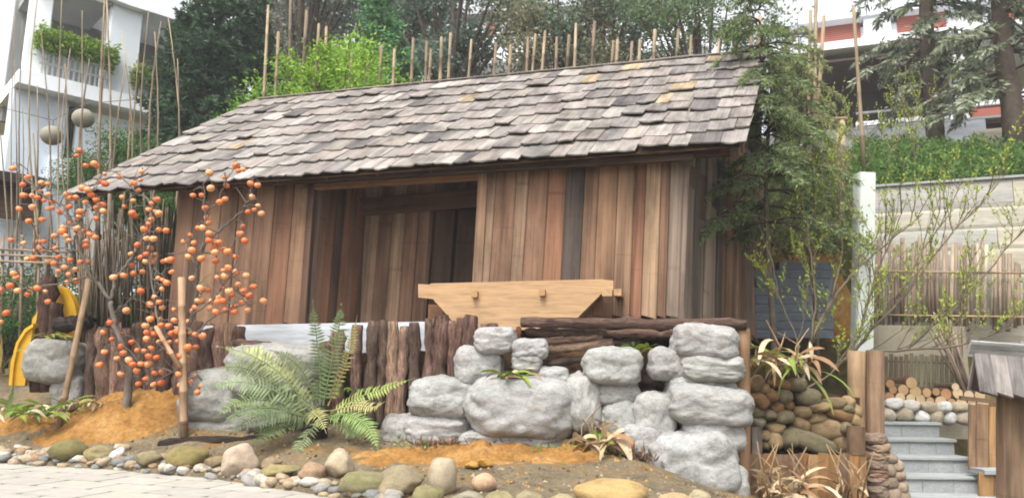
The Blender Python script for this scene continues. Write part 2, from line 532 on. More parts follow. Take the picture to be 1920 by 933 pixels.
# ------------------------------------------------------------------ the wooden hut
hut = thing('wooden_hut', (A + B) / 2 - nF * 2, 'weathered brown plank hut with grey shingle roof behind the boulder wall', 'hut')
ER = P(1394, 268, 8.45); EL = onplane(132, 362, ER, nF)
RR = P(1434, 96, 10.9); RL = onplane(486, 188, RR, nF)
nR = (ER - EL).cross(RR - EL).normalized()
if nR.z < 0: nR = -nR
def roofz(x, y):
    zf = EL.z - (nR.x * (x - EL.x) + nR.y * (y - EL.y)) / nR.z
    d = -(Vector((x, y, 0)) - Vector((RR.x, RR.y, 0))).dot(nF)      # behind the ridge
    zb = lerp(RR.z, RL.z, min(1, max(0, (RR.x - x) / (RR.x - RL.x)))) - max(0, d) * 0.75
    return min(zf, zb)
def lean(x): return float(np.interp(x, [300, 560, 897, 1275, 1430], [0.09, 0.084, 0.073, 0.03, 0.01]))
def board(parent, px0, px1, py, p0, n, col, th=0.03, proud=0.0, gap=0.006, top=None, below=0.0, name='plank'):
    b0 = onplane(px0, py, p0, n); b1 = onplane(px1, py, p0, n)
    xm = (px0 + px1) / 2
    c = (b0 + b1) / 2; wd = (b1 - b0).length - gap
    dirv = onplane(xm + lean(xm) * 200, py - 200, p0, n) - onplane(xm, py, p0, n)
    dirv.normalize()
    k = 0.5
    for _ in range(12):
        q = c + dirv * k
        k += (roofz(q.x, q.y) - 0.07 - q.z) / dirv.z * 0.8
    if top is not None: k = (top - c.z) / dirv.z
    o = n * (proud + th / 2)
    g_ = sum(col) / 3; col = tuple(lerp(x, g_ * (1.25, 1.0, .76)[i_], .12) for i_, x in enumerate(col))
    return plank(name, parent, c + o - dirv * below, c + o + dirv * k, wd, th, n, M_WOOD, col, random.choice(RAG))
W_BROWN = srgb(146, 110, 86); W_TAN = srgb(166, 134, 108); W_RED = srgb(148, 104, 78); W_GREY = srgb(138, 120, 106); W_DARK = srgb(92, 82, 74); W_DK2 = srgb(106, 82, 66)
fw = link(bpy.data.objects.new('front_wall', None), hut, Matrix.Translation(A))
xsb = [884, 914, 953, 976, 1014, 1049, 1084, 1111, 1148, 1180, 1202, 1231, 1248, 1273]
cols = [W_TAN, W_BROWN, W_TAN, W_BROWN, W_RED, W_DARK, W_BROWN, srgb(154, 118, 90), srgb(160, 126, 98), W_RED, srgb(176, 144, 114), W_BROWN, W_GREY]
for i in range(len(xsb) - 1):
    board(fw, xsb[i], xsb[i + 1], 594, A, nF, jit(cols[i], 0.06), 0.03, U(0, 0.012))
    # the last boards run under the corner
x = 316
lw = [W_BROWN, W_DK2, srgb(152, 118, 90), W_BROWN, srgb(158, 122, 94), W_BROWN, W_RED, srgb(150, 118, 90), W_BROWN]
i = 0
while x < 566:
    wd = U(22, 36); x1 = min(x + wd, 570)
    if 570 - x1 < 12: x1 = 570
    board(fw, x, x1, 607, A, nF, jit(lw[i % len(lw)], 0.1), 0.03, U(0, 0.012)); x = x1; i += 1
plank('corner_post', fw, Wp(569, 607, 0.0), Wp(588, 325, 0.0), 0.1, 0.1, nF, M_WOOD, W_DK2)
plank('corner_post', fw, Wp(892, 596, 0.02), Wp(908, 318, 0.02), 0.13, 0.09, nF, M_WOOD, W_TAN)
# recess: return wall, back wall, door
pr = Wp(566, 607) 
nRet = Vector((eD.y, -eD.x, 0)).normalized()
rw = link(bpy.data.objects.new('return_wall', None), hut, Matrix.Translation(pr))
xr = [566, 580, 594, 610, 626, 640, 652, 663, 674]
for i in range(len(xr) - 1):
    board(rw, xr[i], xr[i + 1], 607, pr, nRet, jit(random.choice([W_BROWN, W_GREY, W_DK2, W_RED]), 0.12), 0.03, U(0, .01))
pb = onplane(674, 607, pr, nRet)
bw = link(bpy.data.objects.new('back_wall', None), hut, Matrix.Translation(pb))
xb = [660, 697, 722, 747, 772, 800]
cb = [W_TAN, W_BROWN, W_TAN, W_BROWN, W_BROWN]
for i in range(len(xb) - 1):
    board(bw, xb[i], xb[i + 1], 606, pb, nF, jit(cb[i], 0.08), 0.03, U(0, .01))
for x0, x1 in ((886, 900), (900, 930), (930, 965)):
    board(bw, x0, x1, 604, pb, nF, jit(W_DK2, .1), 0.03, 0.0)
for x0, x1 in ((796, 845), (845, 890)):
    zt = onplane(845, 376, pb, nF).z
    b0 = onplane((x0 + x1) / 2 + lean(845) * 215, 378, pb, nF)
    plank('header_board', bw, b0 + nF * 0.015, b0 + nF * 0.015 + Vector((0, 0, roofz(b0.x, b0.y) - b0.z - 0.05)), (onplane(x1, 378, pb, nF) - onplane(x0, 378, pb, nF)).length, 0.03, nF, M_WOOD, W_DK2)
door = link(bpy.data.objects.new('door', None), hut, Matrix.Translation(onplane(845, 606, pb, nF)))
zt = onplane(845, 394, pb, nF).z
for x0, x1 in ((797, 838), (842, 886)):
    board(door, x0, x1, 606, pb, nF, jit(srgb(84, 62, 48), 0.06), 0.035, -0.05, top=zt, name='door_leaf')
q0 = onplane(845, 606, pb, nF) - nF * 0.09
plank('door_gap_shade', door, q0, q0 + Vector((0.06, 0, zt - q0.z + 0.12)), 0.8, 0.03, nF, M_BLACK, (0, 0, 0))  # added black sheet, stands in for shade between and above the leaves
plank('door_post', door, onplane(797, 606, pb, nF) + nF * .02, onplane(812, 380, pb, nF) + nF * .02, 0.05, 0.06, nF, M_WOOD, W_DK2)
q0 = onplane(836, 560, pb, nF)
tube_obj('door_handle', door, [q0 + nF * 0.0, q0 + nF * 0.05, q0 + nF * 0.05 + Vector((0, 0, .09)), q0 + Vector((0, 0, .09))], [0.009] * 4, M_METAL, (0.02, 0.02, 0.03), 6)
# lintel and beams in the recess
plank('lintel', hut, onplane(660, 392, pb, nF) + nF * 0.05, onplane(905, 372, pb, nF) + nF * 0.05, 0.09, 0.26, Vector((0, 0, 1)), M_WOOD, srgb(120, 88, 66))
plank('eave_beam', hut, Wp(572, 352, 0.0), Wp(905, 332, 0.0), 0.1, 0.07, Vector((0, 0, 1)), M_WOOD, srgb(168, 124, 82))
q0 = Wp(574, 356, -0.05); q1 = onplane(676, 398, pb, nF) + nF * .1
plank('brace', hut, q0, q1, 0.09, 0.1, Vector((0, 0, 1)), M_WOOD, srgb(70, 56, 46))
plank('eave_beam', hut, Wp(300, 352, 0.22), Wp(1300, 293, 0.22), 0.09, 0.1, Vector((0, 0, 1)), M_WOOD, srgb(84, 64, 50))
# right side wall
nS = Vector((eD.y, -eD.x, 0)).normalized()
sw = link(bpy.data.objects.new('side_wall', None), hut, Matrix.Translation(A))
xs2 = [1275, 1289, 1299, 1311, 1320, 1333, 1342, 1352, 1361, 1371, 1382, 1393, 1404, 1424]
for i in range(len(xs2) - 1):
    board(sw, xs2[i], xs2[i + 1], 592 + (xs2[i] - 1275) * 0.16, A, nS, jit(random.choice([W_TAN, W_GREY, W_BROWN, W_DARK, W_TAN]), 0.14), 0.035, U(0, 0.04), below=0.25)
plank('corner_post', hut, A + nF * -0.06 + eL * 0.05 - Vector((0, 0, .2)), Wp(1283, 282, -0.06), 0.16, 0.16, nF, M_WOOD, W_GREY)
for nm, pts_ in (('wall_backing', [Wp(318, 612, -.02), Wp(570, 608, -.02), Wp(590, 330, -.02), Wp(345, 345, -.02)]), ('wall_backing', [Wp(890, 600, -.02), Wp(1278, 594, -.02), Wp(1284, 285, -.02), Wp(906, 318, -.02)]),
                 ('wall_backing', [A - nS * .02, A + eD * 4.2 - nS * .02, A + eD * 4.2 - nS * .02 + Vector((.1, 0, 1.9)), A - nS * .02 + Vector((.1, 0, 1.9))])):
    obj(nm, mesh(nm, pts_, [(0, 1, 2, 3)]), M_WOOD, hut, None, W_DK2)
# unseen walls close the hut
bl = B.copy(); 
for a0, a1, nm in ((B, B + eD * 4.2, 'end_wall'), (A + eD * 4.2, B + eD * 4.2, 'rear_wall')):
    V = []
    nseg = 8
    for k in range(nseg + 1):
        q = lerp(a0, a1, k / nseg); V += [q - Vector((0, 0, .3)), Vector((q.x, q.y, roofz(q.x, q.y) - 0.08))]
    obj(nm, mesh(nm, V, [(2 * k, 2 * k + 2, 2 * k + 3, 2 * k + 1) for k in range(nseg)]), M_WOOD, hut, None, W_DK2)
# plinth and floor
f = nF * 0.02
def strip(name, a, bb, h, th, mat, col, par):
    return plank(name, par, a - Vector((0, 0, h / 2)), bb - Vector((0, 0, h / 2)), th, h, Vector((0, 0, 1)), mat, col)
strip('plinth', Wp(812, 603) + nF * -0.05, B + nF * -0.05, 0.5, 0.3, M_CONC, srgb(200, 204, 208, 0.72), hut)
V = [A - Vector((0, 0, .03)), B - Vector((0, 0, .03)), B + eD * 4.2 - Vector((0, 0, .03)), A + eD * 4.2 - Vector((0, 0, .03))]
obj('hut_floor', mesh('hut_floor', V, [(0, 1, 2, 3)]), M_WOOD, hut, None, W_DK2)
# roof: deck, rafters, shingles
roof = link(bpy.data.objects.new('roof', None), hut, Matrix.Translation((ER + RL) / 2))
BKL = RL - nF * 3.1 + Vector((0, 0, -2.3)); BKR = RR - nF * 3.1 + Vector((0, 0, -2.3))
dz = nR * 0.03
def slab(name, c4, th, mat, col, par):
    n = (c4[1] - c4[0]).cross(c4[3] - c4[0]).normalized()
    if n.z < 0: n = -n
    V = [p for p in c4] + [p - n * th for p in c4]
    F = [(0, 1, 2, 3), (7, 6, 5, 4)] + [(i, 4 + i, 4 + (i + 1) % 4, (i + 1) % 4) for i in range(4)]
    return obj(name, mesh(name, V, F), mat, par, None, col)
e1 = (EL - ER).normalized() * 0.05
slab('roof_deck', [EL - e1 - dz, ER + e1 - dz, RR + e1 - dz, RL - e1 - dz], 0.02, M_WOOD, srgb(110, 84, 62), roof)
slab('rear_slope', [RL, RR, BKR, BKL], 0.04, M_SHIN, srgb(140, 132, 126), roof)
for k in range(13):
    u = 0.03 + 0.945 * k / 12
    a0 = lerp(EL, ER, u) - nR * 0.09 + (RR - ER) * 0.02; a1 = lerp(RL, RR, u) - nR * 0.09
    plank('rafter', roof, a0, a1, 0.06, 0.07, nR, M_WOOD, srgb(104, 78, 58))
SHM = []
for k in range(5):
    r = random.Random(k)
    V, F = [], []
    n = 4
    jz = [r.uniform(-.03, .03) + (0.035 * math.cos((i / n - .5) * 3) * -1) for i in range(n + 1)]
    for i in range(n + 1):
        x = i / n - .5; wv = r.uniform(-.18, .18)
        V += [(x, -.5 + wv, jz[i]), (x, .5 + wv, jz[i] * .8), (x, .5 + wv * .5, 1), (x, -.5 + wv * .5, 1)]
    for i in range(n):
        a, b_ = i * 4, i * 4 + 4
        F += [(a + 1, b_ + 1, b_ + 2, a + 2), (a, a + 1, b_ + 1, b_)[::-1], (a + 3, a, b_, b_ + 3)]
    F += [(0, 1, 2, 3), (n * 4 + 3, n * 4 + 2, n * 4 + 1, n * 4)]
    SHM.append(mesh('shingle_mesh', V, F))
ROWS = 9
PAL = [srgb(166, 157, 150), srgb(158, 150, 144), srgb(176, 167, 160), srgb(168, 157, 148), srgb(150, 143, 138), srgb(184, 176, 168), srgb(162, 152, 144)]
cnt = 0
for r in range(ROWS):
    v0 = r / ROWS - 0.012
    u = -0.004 + U(-0.006, 0.0)
    while u < 1.0:
        wu = U(0.021, 0.041)
        if u + wu > 0.99: wu = 1.004 - u
        uc = u + wu / 2
        vj = v0 + U(-0.011, 0.011)
        v1 = min(vj + 1.34 / ROWS, 1.005)
        a0 = lerp(lerp(EL, ER, uc), lerp(RL, RR, uc), vj); a1 = lerp(lerp(EL, ER, uc + U(-.002, .002)), lerp(RL, RR, uc), v1)
        lift = U(0.036, 0.05) + (U(0.01, .04) if random.random() < .09 else 0)
        a0 = a0 + nR * lift; a1 = a1 + nR * 0.006
        wd = wu * lerp((ER - EL).length, (RR - RL).length, vj) - 0.008
        c = random.choice(PAL)
        x = random.random()
        if x < 0.03: c = srgb(188, 168, 138)
        elif x < 0.09: c = srgb(122, 116, 114)
        M, L = frame(a0, a1, nR)
        M = M @ Matrix.Rotation(U(-.05, .05), 4, 'Z')
        obj('shingle', use(random.choice(SHM), M_SHIN), None, roof, M @ SC(wd, 0.017, L), jit(dk(c, .86), .06))
        cnt += 1; u += wu
print('shingles', cnt)
for k in range(8):
    a0, a1 = lerp(RL, RR, k / 8), lerp(RL, RR, (k + 1) / 8)
    plank('ridge_board', roof, a0 + Vector((0, 0, .035)), a1 + Vector((0, 0, .035 + U(0, .01))), 0.16, 0.022, (nR + Vector((0, 0, .6))).normalized(), M_SHIN, jit(srgb(160, 148, 138), .1))
plank('barge_board', roof, ER - nR * 0.07 + eL * .02, RR - nR * 0.07 + eL * .02, 0.025, 0.1, nR, M_WOOD, srgb(120, 100, 82))
plank('barge_board', roof, EL - nR * 0.07 - eL * .02, RL - nR * 0.07 - eL * .02, 0.025, 0.1, nR, M_WOOD, srgb(120, 100, 82))
q0 = Wp(1280, 287, .02); plank('purlin', hut, q0, q0 - eL * 0.55, 0.12, 0.12, Vector((0, 0, 1)), M_WOOD, srgb(110, 82, 62))

# ------------------------------------------------------------------ log work in front of the hut
def log_thing(name, label, cat, loc): return thing(name, loc, label, cat)
def rough_log(parent, p0, p1, r, col, name='log', n=13, sides=11):
    pts = [lerp(p0, p1, i / n) + Vector((U(-1, 1), U(-1, 1), U(-1, 1))) * r * .14 for i in range(n + 1)]
    rad = [r * U(0.84, 1.12) for _ in pts]; rad[0] *= .85; rad[-1] *= .85
    return tube_obj(name, parent, pts, rad, M_BARK, col, sides, 0.17)
BK = [srgb(138, 108, 94), srgb(112, 88, 76), srgb(152, 122, 104), srgb(100, 82, 72)]
pal = thing('bark_palisade', Wp(780, 790, .5), 'upright dark bark stakes standing in front of the white hut plinth', 'palisade')
for x0, x1, yt, yb in ((652, 906, 606, 800), ):
    x = x0
    while x < x1:
        wd = U(17, 30); r = wd / 1440 * 9.1 / 2
        gap = 2 if x < 790 else -4
        top = yt + U(-6, 6) + (-8 if 790 < x < 880 else 0)
        rough_log(pal, Wp(x + wd / 2 + U(-5, 5), yb, .52), Wp(x + wd / 2 + 6 + U(-3, 3), top, .5), r, jit(random.choice(BK), .15), 'stake')
        x += wd + gap + (random.choice((-6, -4, -4, 5)) if x < 790 else 0)
pal2 = thing('bark_palisade', Wp(300, 760, .5), 'row of dark upright bark slabs behind the persimmon trunks', 'palisade')
x = 158
while x < 448:
    wd = U(20, 34); r = wd / 1440 * 10.1 / 2
    rough_log(pal2, Wp(x + wd / 2, 800, .5), Wp(x + wd / 2 + 4, 608 + U(-5, 10), .5), r, jit(random.choice(BK), .18), 'stake')
    x += wd - 4
for k, (x, y0, y1) in enumerate(((612, 800, 640), (634, 800, 622))):
    rough_log(pal, Wp(x, y0, .5), Wp(x, y1, .5), 0.09, jit(BK[1], .1), 'stake')
ls = thing('log_stack', Wp(520, 690, .5), 'low stack of dark split logs under the white plinth behind the fern', 'log stack')
for x0, y0, x1, y1, r in ((440, 641, 606, 660, .055), (470, 668, 606, 672, .06), (520, 690, 606, 690, .06), (440, 700, 606, 712, .07), (440, 730, 606, 735, .08)):
    rough_log(ls, Wp(x0, y0, .55), Wp(x1, y1, .55), r, jit(BK[0], .12))
ls = thing('log_stack', Wp(1150, 660, .5), 'stack of dark bark logs lying above the cement boulders', 'log stack')
for x0, y0, x1, y1, r, o in ((978, 605, 1400, 607, .062, .75), (985, 622, 1135, 624, .05, .62), (1010, 640, 1130, 628, .05, .6), (1015, 658, 1150, 642, .055, .6),
                             (1030, 680, 1140, 668, .05, .55), (1120, 624, 1272, 628, .05, .55), (1060, 704, 1110, 700, .05, .5), (1190, 712, 1262, 722, .07, .5), (1195, 735, 1262, 740, .06, .5), (1130, 645, 1200, 640, .05, .5)):
    rough_log(ls, Wp(x0, y0, o), Wp(x1, y1, o), r, jit(random.choice(BK), .15), n=14)
rough_log(ls, Wp(970, 665, .68), Wp(972, 612, .68), .035, srgb(130, 86, 66), 'stake')
tag(rough_log(None, P(300, 832, 9.0), P(520, 826, 8.9), 0.075, srgb(60, 50, 44), 'fallen_log'), 'dark rotten log lying on the bed behind the border stones', 'log')
# wooden trough
Tn = nF
t0 = thing('wooden_trough', Wp(970, 612, 0.35), 'pale tan wooden trough with end handles standing before the hut', 'trough')
TW = srgb(196, 160, 120)
def prism(name, pts, off, th, mat, col, par):
    V = [p + nF * off for p in pts] + [p + nF * (off - th) for p in pts]
    n = len(pts)
    F = [tuple(range(n)), tuple(range(2 * n - 1, n - 1, -1))] + [(i, n + i, n + (i + 1) % n, (i + 1) % n) for i in range(n)]
    return obj(name, mesh(name, V, F), mat, par, None, col)
pts = [Wp(x, y, .3) for x, y in ((784, 532), (806, 533), (808, 531), (1128, 523), (1150, 526), (1150, 543), (1130, 548), (1078, 600), (1070, 616), (880, 620), (850, 604), (812, 560), (784, 557))]
M_TR = mat_wood('trough_wood', 2.5, 26, 0.62, 1.2, 0.75, False, 0.3)
prism('front_board', pts, 0.0, 0.06, M_TR, TW, t0)
prism('back_board', pts, -0.62, 0.06, M_TR, jit(TW, .05), t0)
for (xa, ya), (xb_, yb_) in (((822, 548), (872, 606)), ((1122, 545), (1072, 604))):
    a0, a1 = Wp(xa, ya, .3), Wp(xb_, yb_, .3)
    ax = (a1 - a0).normalized(); nn = ax.cross(nF)
    plank('end_board', t0, a0 - nF * 0.33, a1 - nF * 0.33, 0.62, 0.05, nn, M_TR, srgb(178, 138, 98))
a0, a1 = Wp(872, 606, .3), Wp(1072, 604, .3)
plank('bottom_board', t0, a0 - nF * .33, a1 - nF * .33, 0.6, 0.05, Vector((0, 0, 1)), M_TR, TW)
for x, y in ((892, 552), (1018, 549)):
    c = Wp(x, y, .3); plank('peg', t0, c - nF * .1, c + nF * 0.07, 0.075, 0.08, Vector((0, 0, 1)), M_TR, srgb(186, 146, 104))
c = Wp(1158, 548, .3); plank('handle', t0, c - nF * .7, c + nF * 0.02, 0.09, 0.08, Vector((0, 0, 1)), M_TR, srgb(190, 152, 112))
c = Wp(1139, 549, .3); plank('handle', t0, c - nF * .0, c + nF * 0.05, 0.12, 0.08, Vector((0, 0, 1)), M_TR, TW)
for x in (890, 1050):
    c = Wp(x, 612, 0.0); plank('leg', t0, c - Vector((0, 0, .5)), c + Vector((0, 0, .05)), 0.1, 0.1, nF, M_TR, TW)
c = Wp(820, 580, 0.0); plank('end_block', t0, c - Vector((0, 0, .25)), c + Vector((0, 0, .06)), 0.22, 0.1, nF, M_TR, srgb(150, 112, 82))

# ------------------------------------------------------------------ stones
def rockmesh(name, sub, amp, fr, seed, square=0.0, mat=None, chip=0.0):
    import bmesh
    bm = bmesh.new(); bmesh.ops.create_icosphere(bm, subdivisions=sub, radius=1.0)
    o = Vector((seed * 7.3, seed * 3.1, seed * 1.7))
    for v in bm.verts:
        n = v.co.normalized()
        if square:
            p = 2 + square * 2
            k = (abs(n.x) ** p + abs(n.y) ** p + abs(n.z) ** p) ** (-1 / p)
        else: k = 1
        d = amp * noise.noise(n * fr + o) + amp * .45 * noise.noise(n * fr * 2.3 + o) + amp * .2 * noise.noise(n * fr * 5 + o)
        if chip: d += chip * (abs(noise.noise(n * 4.3 + o)) * 1.6 - .4) + chip * .5 * noise.noise(n * 11 + o) + chip * .3 * noise.noise(n * 23 + o)
        v.co = n * k * (1 + d)
    me = bpy.data.meshes.new(name); bm.to_mesh(me); bm.free()
    me.polygons.foreach_set('use_smooth', [True] * len(me.polygons))
    co = np.zeros(len(me.vertices) * 3); me.vertices.foreach_get('co', co); co = co.reshape(-1, 3)
    co = (co - (co.max(0) + co.min(0)) / 2) / ((co.max(0) - co.min(0)) / 2)
    me.vertices.foreach_set('co', co.ravel())
    me.update()
    return me
BOUL = [rockmesh('boulder_mesh', 5, 0.12, 1.7, s, 0.8, chip=.026) for s in range(7)]
COB = [rockmesh('cobble_mesh', 3, 0.17, 1.2, s + 20, 0.15) for s in range(6)]
PEB = [rockmesh('pebble_mesh', 2, 0.26, 1.3, s + 40, 0.2) for s in range(8)]
def facetmesh(name, seed):
    me = rockmesh(name, 4, 0.03, 3.0, seed, 0.0)
    rr = random.Random(seed); pl = []
    for k in range(13):
        v = Vector((rr.gauss(0, 1), rr.gauss(0, 1), rr.gauss(0, 1))).normalized(); pl.append((v, rr.uniform(.66, .9)))
    for v in me.vertices:
        n = v.co.normalized()
        k = sum(max(0, n.dot(p)) ** 14 / (d ** 14) for p, d in pl) ** (-1 / 14) if any(n.dot(p) > .1 for p, d in pl) else 1
        v.co = n * min(k, 1.15) * v.co.length * (1 + .03 * noise.noise(n * 5 + Vector((seed, 0, 0))))
    co = np.array([v.co[:] for v in me.vertices]); co = (co - (co.max(0) + co.min(0)) / 2) / ((co.max(0) - co.min(0)) / 2)
    me.vertices.foreach_set('co', co.ravel()); me.update()
    return me
ANG = [facetmesh('angular_mesh', s + 60) for s in range(6)]
def rock(name, c, hw, hd, hh, rot, mats, col, lib, parent=None, rz=None):
    M = Matrix.Translation(c) @ Matrix.Rotation(rot, 4, 'Y') @ SC(hw, hd, hh) @ Matrix.Rotation(rz if rz is not None else random.choice([0, math.pi]), 4, 'Z')
    return obj(name, use(random.choice(lib), mats), None, parent, M, col)
GREY = srgb(184, 183, 179)
BL = [((893, 615, 967, 662), 'small square grey cement boulder beside the trough, topmost of its heap'),
      ((856, 652, 940, 722), 'grey cement boulder touching the bark stakes under a smaller square one'),
      ((775, 707, 893, 782), 'rounded grey cement boulder left against the bark stakes'),
      ((720, 778, 800, 838), 'small cement boulder at the foot of the bark stakes'),
      ((768, 777, 885, 830), 'long low cement boulder under a rounded one beside the stakes'),
      ((882, 710, 1070, 818), 'biggest block-shaped grey cement boulder with dry plants above it'),
      ((874, 802, 1060, 846), 'flat cement boulder at soil level under the biggest block'),
      ((962, 635, 1026, 675), 'small grey cement lump at the left ends of the stacked logs'),
      ((962, 664, 1014, 698), 'small grey cement lump behind the withered plant'),
      ((1000, 688, 1064, 726), 'cracked small cement boulder on the right shoulder of the biggest block'),
      ((1062, 702, 1124, 806), 'tall narrow cement boulder right of the biggest block'),
      ((1096, 653, 1198, 720), 'knobbly cement boulder on top of two flatter ones below the logs'),
      ((1112, 714, 1194, 758), 'flat cement boulder under the knobbly one'),
      ((1125, 752, 1205, 820), 'cement boulder behind the dry broad-leaved plant'),
      ((1218, 653, 1287, 710), 'round cement boulder between knobbly one and the corner pillar of boulders'),
      ((1266, 611, 1377, 674), 'rounded square cement boulder at the top of the corner pillar'),
      ((1278, 666, 1390, 714), 'flat cement boulder second from the top of the corner pillar'),
      ((1253, 698, 1372, 768), 'broad cement boulder in the middle of the corner pillar'),
      ((1256, 725, 1400, 795), 'wide bulging cement boulder leaning on the round timber post'),
      ((1188, 738, 1264, 820), 'egg-shaped cement boulder left of the dark hole in the pillar'),
      ((1283, 782, 1386, 844), 'cement boulder near the pillar foot beside the timber post'),
      ((1222, 812, 1372, 925), 'large sloping cement slab at the foot of the corner pillar'),
      ((1316, 875, 1396, 950), 'crumbly cement lump at the base of the timber post'),
      ((1165, 800, 1236, 860), 'low cement boulder overgrown with dry grass'),
      ((62, 638, 156, 716), 'whitish boulder under the dark log by the yellow panels'),
      ((108, 704, 160, 768), 'small grey boulder below the whitish one at the slanting cane'),
      ((352, 692, 486, 788), 'big grey boulder half hidden by the left fern fronds'),
      ((440, 648, 606, 745), 'pale flat-topped boulder behind the fern'),
      ((358, 776, 486, 826), 'low grey boulder behind the upright bamboo stake'),
      ((470, 735, 600, 810), 'shaded grey boulder directly behind the fern crown')]
for i, ((x0, y0, x1, y1), lab) in enumerate(BL):
    off = 0.82 if x0 > 600 else 0.72
    if i in (1, 13, 9, 12): off = 0.74
    if i in (21, 22, 23): off = 0.95
    if i in (17,): off = 0.7
    c = Wp((x0 + x1) / 2, (y0 + y1) / 2, off)
    if x0 < 200: c = P((x0 + x1) / 2, (y0 + y1) / 2, 10.45)
    hw = (x1 - x0) / 2 / FPX * c.y * 1.13; hh = (y1 - y0) / 2 / FPX * c.y * 1.13
    col = jit(GREY, .05) if x0 > 600 else jit(srgb(172, 170, 164), .06)
    tag(rock('boulder', c, hw, max(0.22, (hw + hh) * .5), hh, math.radians(U(-5, 5)), M_CEM, col, BOUL), lab, 'boulder', 'cement boulders below the hut')
# backing boulders filling the gaps low down
BS = [((86, 826, 158, 866), srgb(134, 126, 84), 'm', 'olive mossy oval stone beside the slanting cane foot'),
      ((156, 836, 214, 868), srgb(160, 146, 108), 's', 'dull yellow-grey flat stone beside the mossy oval one'),
      ((250, 846, 300, 880), srgb(150, 138, 106), 's', 'low khaki stone half sunk in the bed behind pebbles'),
      ((308, 838, 384, 880), srgb(152, 136, 90), 'm', 'mossy stone at the foot of the upright bamboo stake'),
      ((415, 832, 481, 896), srgb(190, 172, 150), 'a', 'large pale pinkish boulder standing on the pebble edge'),
      ((380, 856, 424, 884), srgb(150, 132, 100), 's', 'brownish stone between mossy stone and pale pinkish boulder'),
      ((480, 872, 560, 900), srgb(160, 146, 104), 's', 'flat khaki stone right of the pale pinkish boulder'),
      ((486, 858, 524, 880), srgb(160, 140, 112), 's', 'small tan stone on the flat khaki one'),
      ((556, 868, 606, 908), srgb(168, 142, 114), 's', 'brown rounded stone touching a paler faceted one'),
      ((602, 842, 660, 900), srgb(196, 178, 150), 'a', 'pale faceted stone under the low fern frond'),
      ((632, 886, 730, 930), srgb(146, 138, 104), 'm', 'long greenish stone between faceted and cracked grey ones'),
      ((700, 876, 790, 932), srgb(158, 144, 116), 'a', 'cracked grey-brown angular stone'),
      ((802, 860, 854, 932), srgb(190, 174, 148), 'c', 'upright egg-shaped pale stone'),
      ((772, 906, 832, 945), srgb(148, 140, 100), 'm', 'olive stone leaning on the upright egg-shaped one'),
      ((884, 889, 931, 924), srgb(206, 172, 140), 'c', 'small round pinkish stone on grey ground'),
      ((846, 915, 912, 948), srgb(160, 152, 130), 's', 'grey stone under the small round pinkish one'),
      ((1078, 896, 1220, 955), srgb(186, 156, 106), 'c', 'large smooth tan boulder below the dry broad-leaved plant'),
      ((910, 918, 970, 950), srgb(160, 148, 110), 's', 'khaki stone right of the small round pinkish one'),
      ((968, 916, 1020, 950), srgb(166, 154, 122), 's', 'dull stone left of two khaki ones'),
      ((1025, 922, 1085, 950), srgb(176, 162, 126), 's', 'flat stone touching the large tan boulder'),
      ((1236, 920, 1300, 950), srgb(196, 170, 130), 's', 'light tan stone right of the large tan boulder'),
      ((1290, 914, 1335, 945), srgb(176, 164, 132), 's', 'pale khaki stone before the crumbly cement lump'),
      ((140, 762, 166, 778), srgb(206, 170, 100), 's', 'yellowish stone lying on the orange mound'),
      ((196, 776, 216, 792), srgb(190, 182, 170), 's', 'white-grey stone half buried beside the persimmon trunk'),
      ((895, 862, 924, 878), srgb(200, 152, 76), 's', 'small orange clod on the orange soil strip'),
      ((870, 868, 900, 882), srgb(200, 156, 84), 's', 'flat orange clod on the orange soil strip')]
for (x0, y0, x1, y1), col, k, lab in BS:
    if y1 >= 945: y0 += 7; y1 += 7
    c = Gd((x0 + x1) / 2, y1 - 3)
    if k == 's' and 'orange' in lab: c = Gd((x0 + x1) / 2, y1 - 1); c.z += .015
    hw = (x1 - x0) / 2 / FPX * c.y; hh = (y1 - y0) / 2 / FPX * c.y
    lib = {'m': COB, 's': PEB, 'a': ANG, 'c': COB}[k]
    rock('stone', Vector((c.x, c.y + hw * .3, c.z + hh * .86)), hw, max(hw, hh) * .8, hh, 0, M_MOSS if k == 'm' else M_STONE, jit(col, .05), lib if k != 's' else ANG)
    tag(bpy.data.objects[-1] if False else C.objects[-1], lab, 'stone')
# white pierced stone
c = Gd(218, 862); o = tag(rock('stone', Vector((c.x, c.y, c.z + .06)), .1, .05, .055, math.radians(-35), M_STONE, srgb(232, 230, 226), COB), 'white stone with a small dark hole among the kerb pebbles', 'stone')
pc = [srgb(200, 190, 172), srgb(186, 166, 138), srgb(166, 162, 154), srgb(214, 208, 196), srgb(178, 148, 116), srgb(142, 142, 138), srgb(190, 172, 144)]
npb = 0
for k in range(210):
    x = U(-6.2, -0.9)
    s = abs(random.gauss(0.0, 0.13)) - 0.02
    y = ky(x) + s
    r = U(0.03, 0.072) * (1.25 if random.random() < .2 else 1)
    z = gz(x, max(y, ky(x) + .001)) if s > 0 else Z0
    ic = random.randrange(len(pc)); pn = ['cream', 'tan', 'warm grey', 'white', 'brown', 'dark grey', 'beige'][ic]
    o = rock('pebble', Vector((x, y, z + r * .35)), r * U(.9, 1.35), r, r * U(.55, .8), U(-.3, .3), M_STONE, jit(pc[ic], .05), PEB, rz=U(0, 6))
    tag(o, 'small %s pebble in the border between paving and bed' % pn, 'pebble', 'pebbles along the paving edge'); npb += 1

